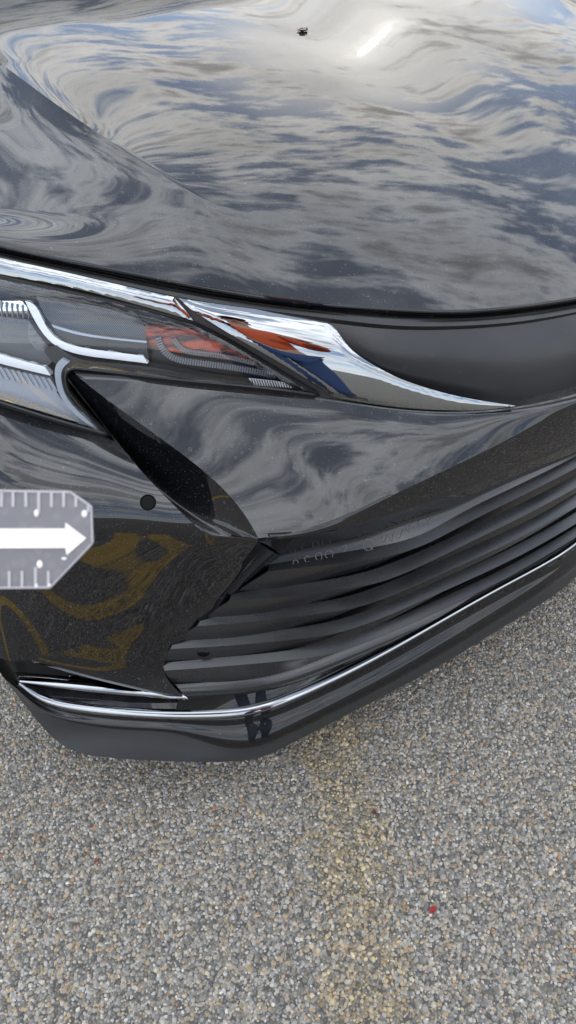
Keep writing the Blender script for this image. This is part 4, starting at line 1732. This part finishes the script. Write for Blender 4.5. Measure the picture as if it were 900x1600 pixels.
J['cufl'] = tuple(J['ell'][i] * .12 + J['wrl'][i] * .88 for i in range(3)) + (.034,)
J['cufr'] = tuple(J['elr'][i] * .12 + J['wrr'][i] * .88 for i in range(3)) + (.034,)
B += [('ell', 'cufl'), ('elr', 'cufr')]
clothing('jacket', ['pelvis', 'waist', 'chest', 'neckb', 'shl', 'ell', 'cufl', 'shr', 'elr', 'cufr'], .018, m_jkt)
clothing('jeans', ['pelvis', 'hipl', 'knl', 'anl', 'hipr', 'knr', 'anr'], .014, m_jean)
clothing('shoe', ['anl', 'tol'], .012, m_shoe)
clothing('shoe', ['anr', 'tor'], .012, m_shoe)
blob('cap', (0, .075, 1.705), (.095, .112, .075), m_hair, person)
blob('cap_peak', (0, .19, 1.69), (.07, .07, .008), m_hair, person)
for s in (-1, 1):
    blob('eye', (s * .03, .168, 1.655), (.011, .008, .007), simple('eye', (.05, .04, .03), .2), person)
    blob('ear', (s * .078, .075, 1.645), (.012, .02, .03), m_skin, person)
blob('nose', (0, .178, 1.63), (.012, .016, .02), m_skin, person)
blob('mouth', (0, .165, 1.595), (.025, .008, .006), simple('lips', (.35, .12, .1), .5), person)


def hand(wr, aim, up, side, curl, name):
    """palm with four unequal fingers and a thumb, curled round what it holds"""
    aim, up = Vector(aim).normalized(), Vector(up).normalized()
    lat = aim.cross(up).normalized() * side
    w = Vector(wr)
    jj = {'w': (*w, .026)}
    pc = w + aim * .045
    jj['p'] = (*pc, (.036, .018))
    bb = [('w', 'p')]
    for i, (o, L) in enumerate(((.030, .072), (.010, .080), (-.010, .074), (-.029, .058))):
        k = pc + aim * .035 + lat * o
        jj[f'k{i}'] = (*k, .0105)
        bb.append(('p', f'k{i}'))
        d, q, prev = aim.copy(), k, f'k{i}'
        for s_ in range(3):
            d = (d + (-up) * curl * (.6 + .4 * s_)).normalized()
            q = q + d * L * (.42, .33, .25)[s_]
            jj[f'f{i}{s_}'] = (*q, (.0095, .0085, .0075)[s_])
            bb.append((prev, f'f{i}{s_}'))
            prev = f'f{i}{s_}'
    t0 = w + aim * .025 + lat * .034
    t1 = t0 + (aim * .7 + lat * .5 - up * .5).normalized() * .032
    t2 = t1 + (aim * .9 - up * .35).normalized() * .028
    jj['t0'], jj['t1'], jj['t2'] = (*t0, .013), (*t1, .0105), (*t2, .0085)
    bb += [('w', 't0'), ('t0', 't1'), ('t1', 't2')]
    skin_figure(name, jj, bb, m_skin, 1, person)


hand(J['wrl'][:3], (.75, .35, .35), (0.1, .55, .6), 1, .8, 'hand')
hand(J['wrr'][:3], (-.65, .35, .45), (0, .8, .5), -1, .7, 'hand')

# telephone that takes the picture: its lens is the camera
phone = thing('smartphone', 'dark smartphone held upright by the photographer', 'phone', Vector((.0, -.0, CAM_H)) + r_rot @ Vector((.012, -.04, .012)))
phone.rotation_euler = cam.rotation_euler
bm = bmesh.new()
bmesh.ops.create_cube(bm, size=1)
for v in bm.verts:
    v.co = Vector((v.co.x * .076, v.co.y * .16, v.co.z * .008))
bmesh.ops.bevel(bm, geom=bm.edges[:], offset=.0028, segments=3, affect='EDGES')
me = bpy.data.meshes.new('phone_body')
bm.to_mesh(me)
bm.free()
me.materials.append(simple('phone_shell', (.02, .02, .022), .3))
o = bpy.data.objects.new('phone_body', me)
COL.objects.link(o)
o.parent = phone
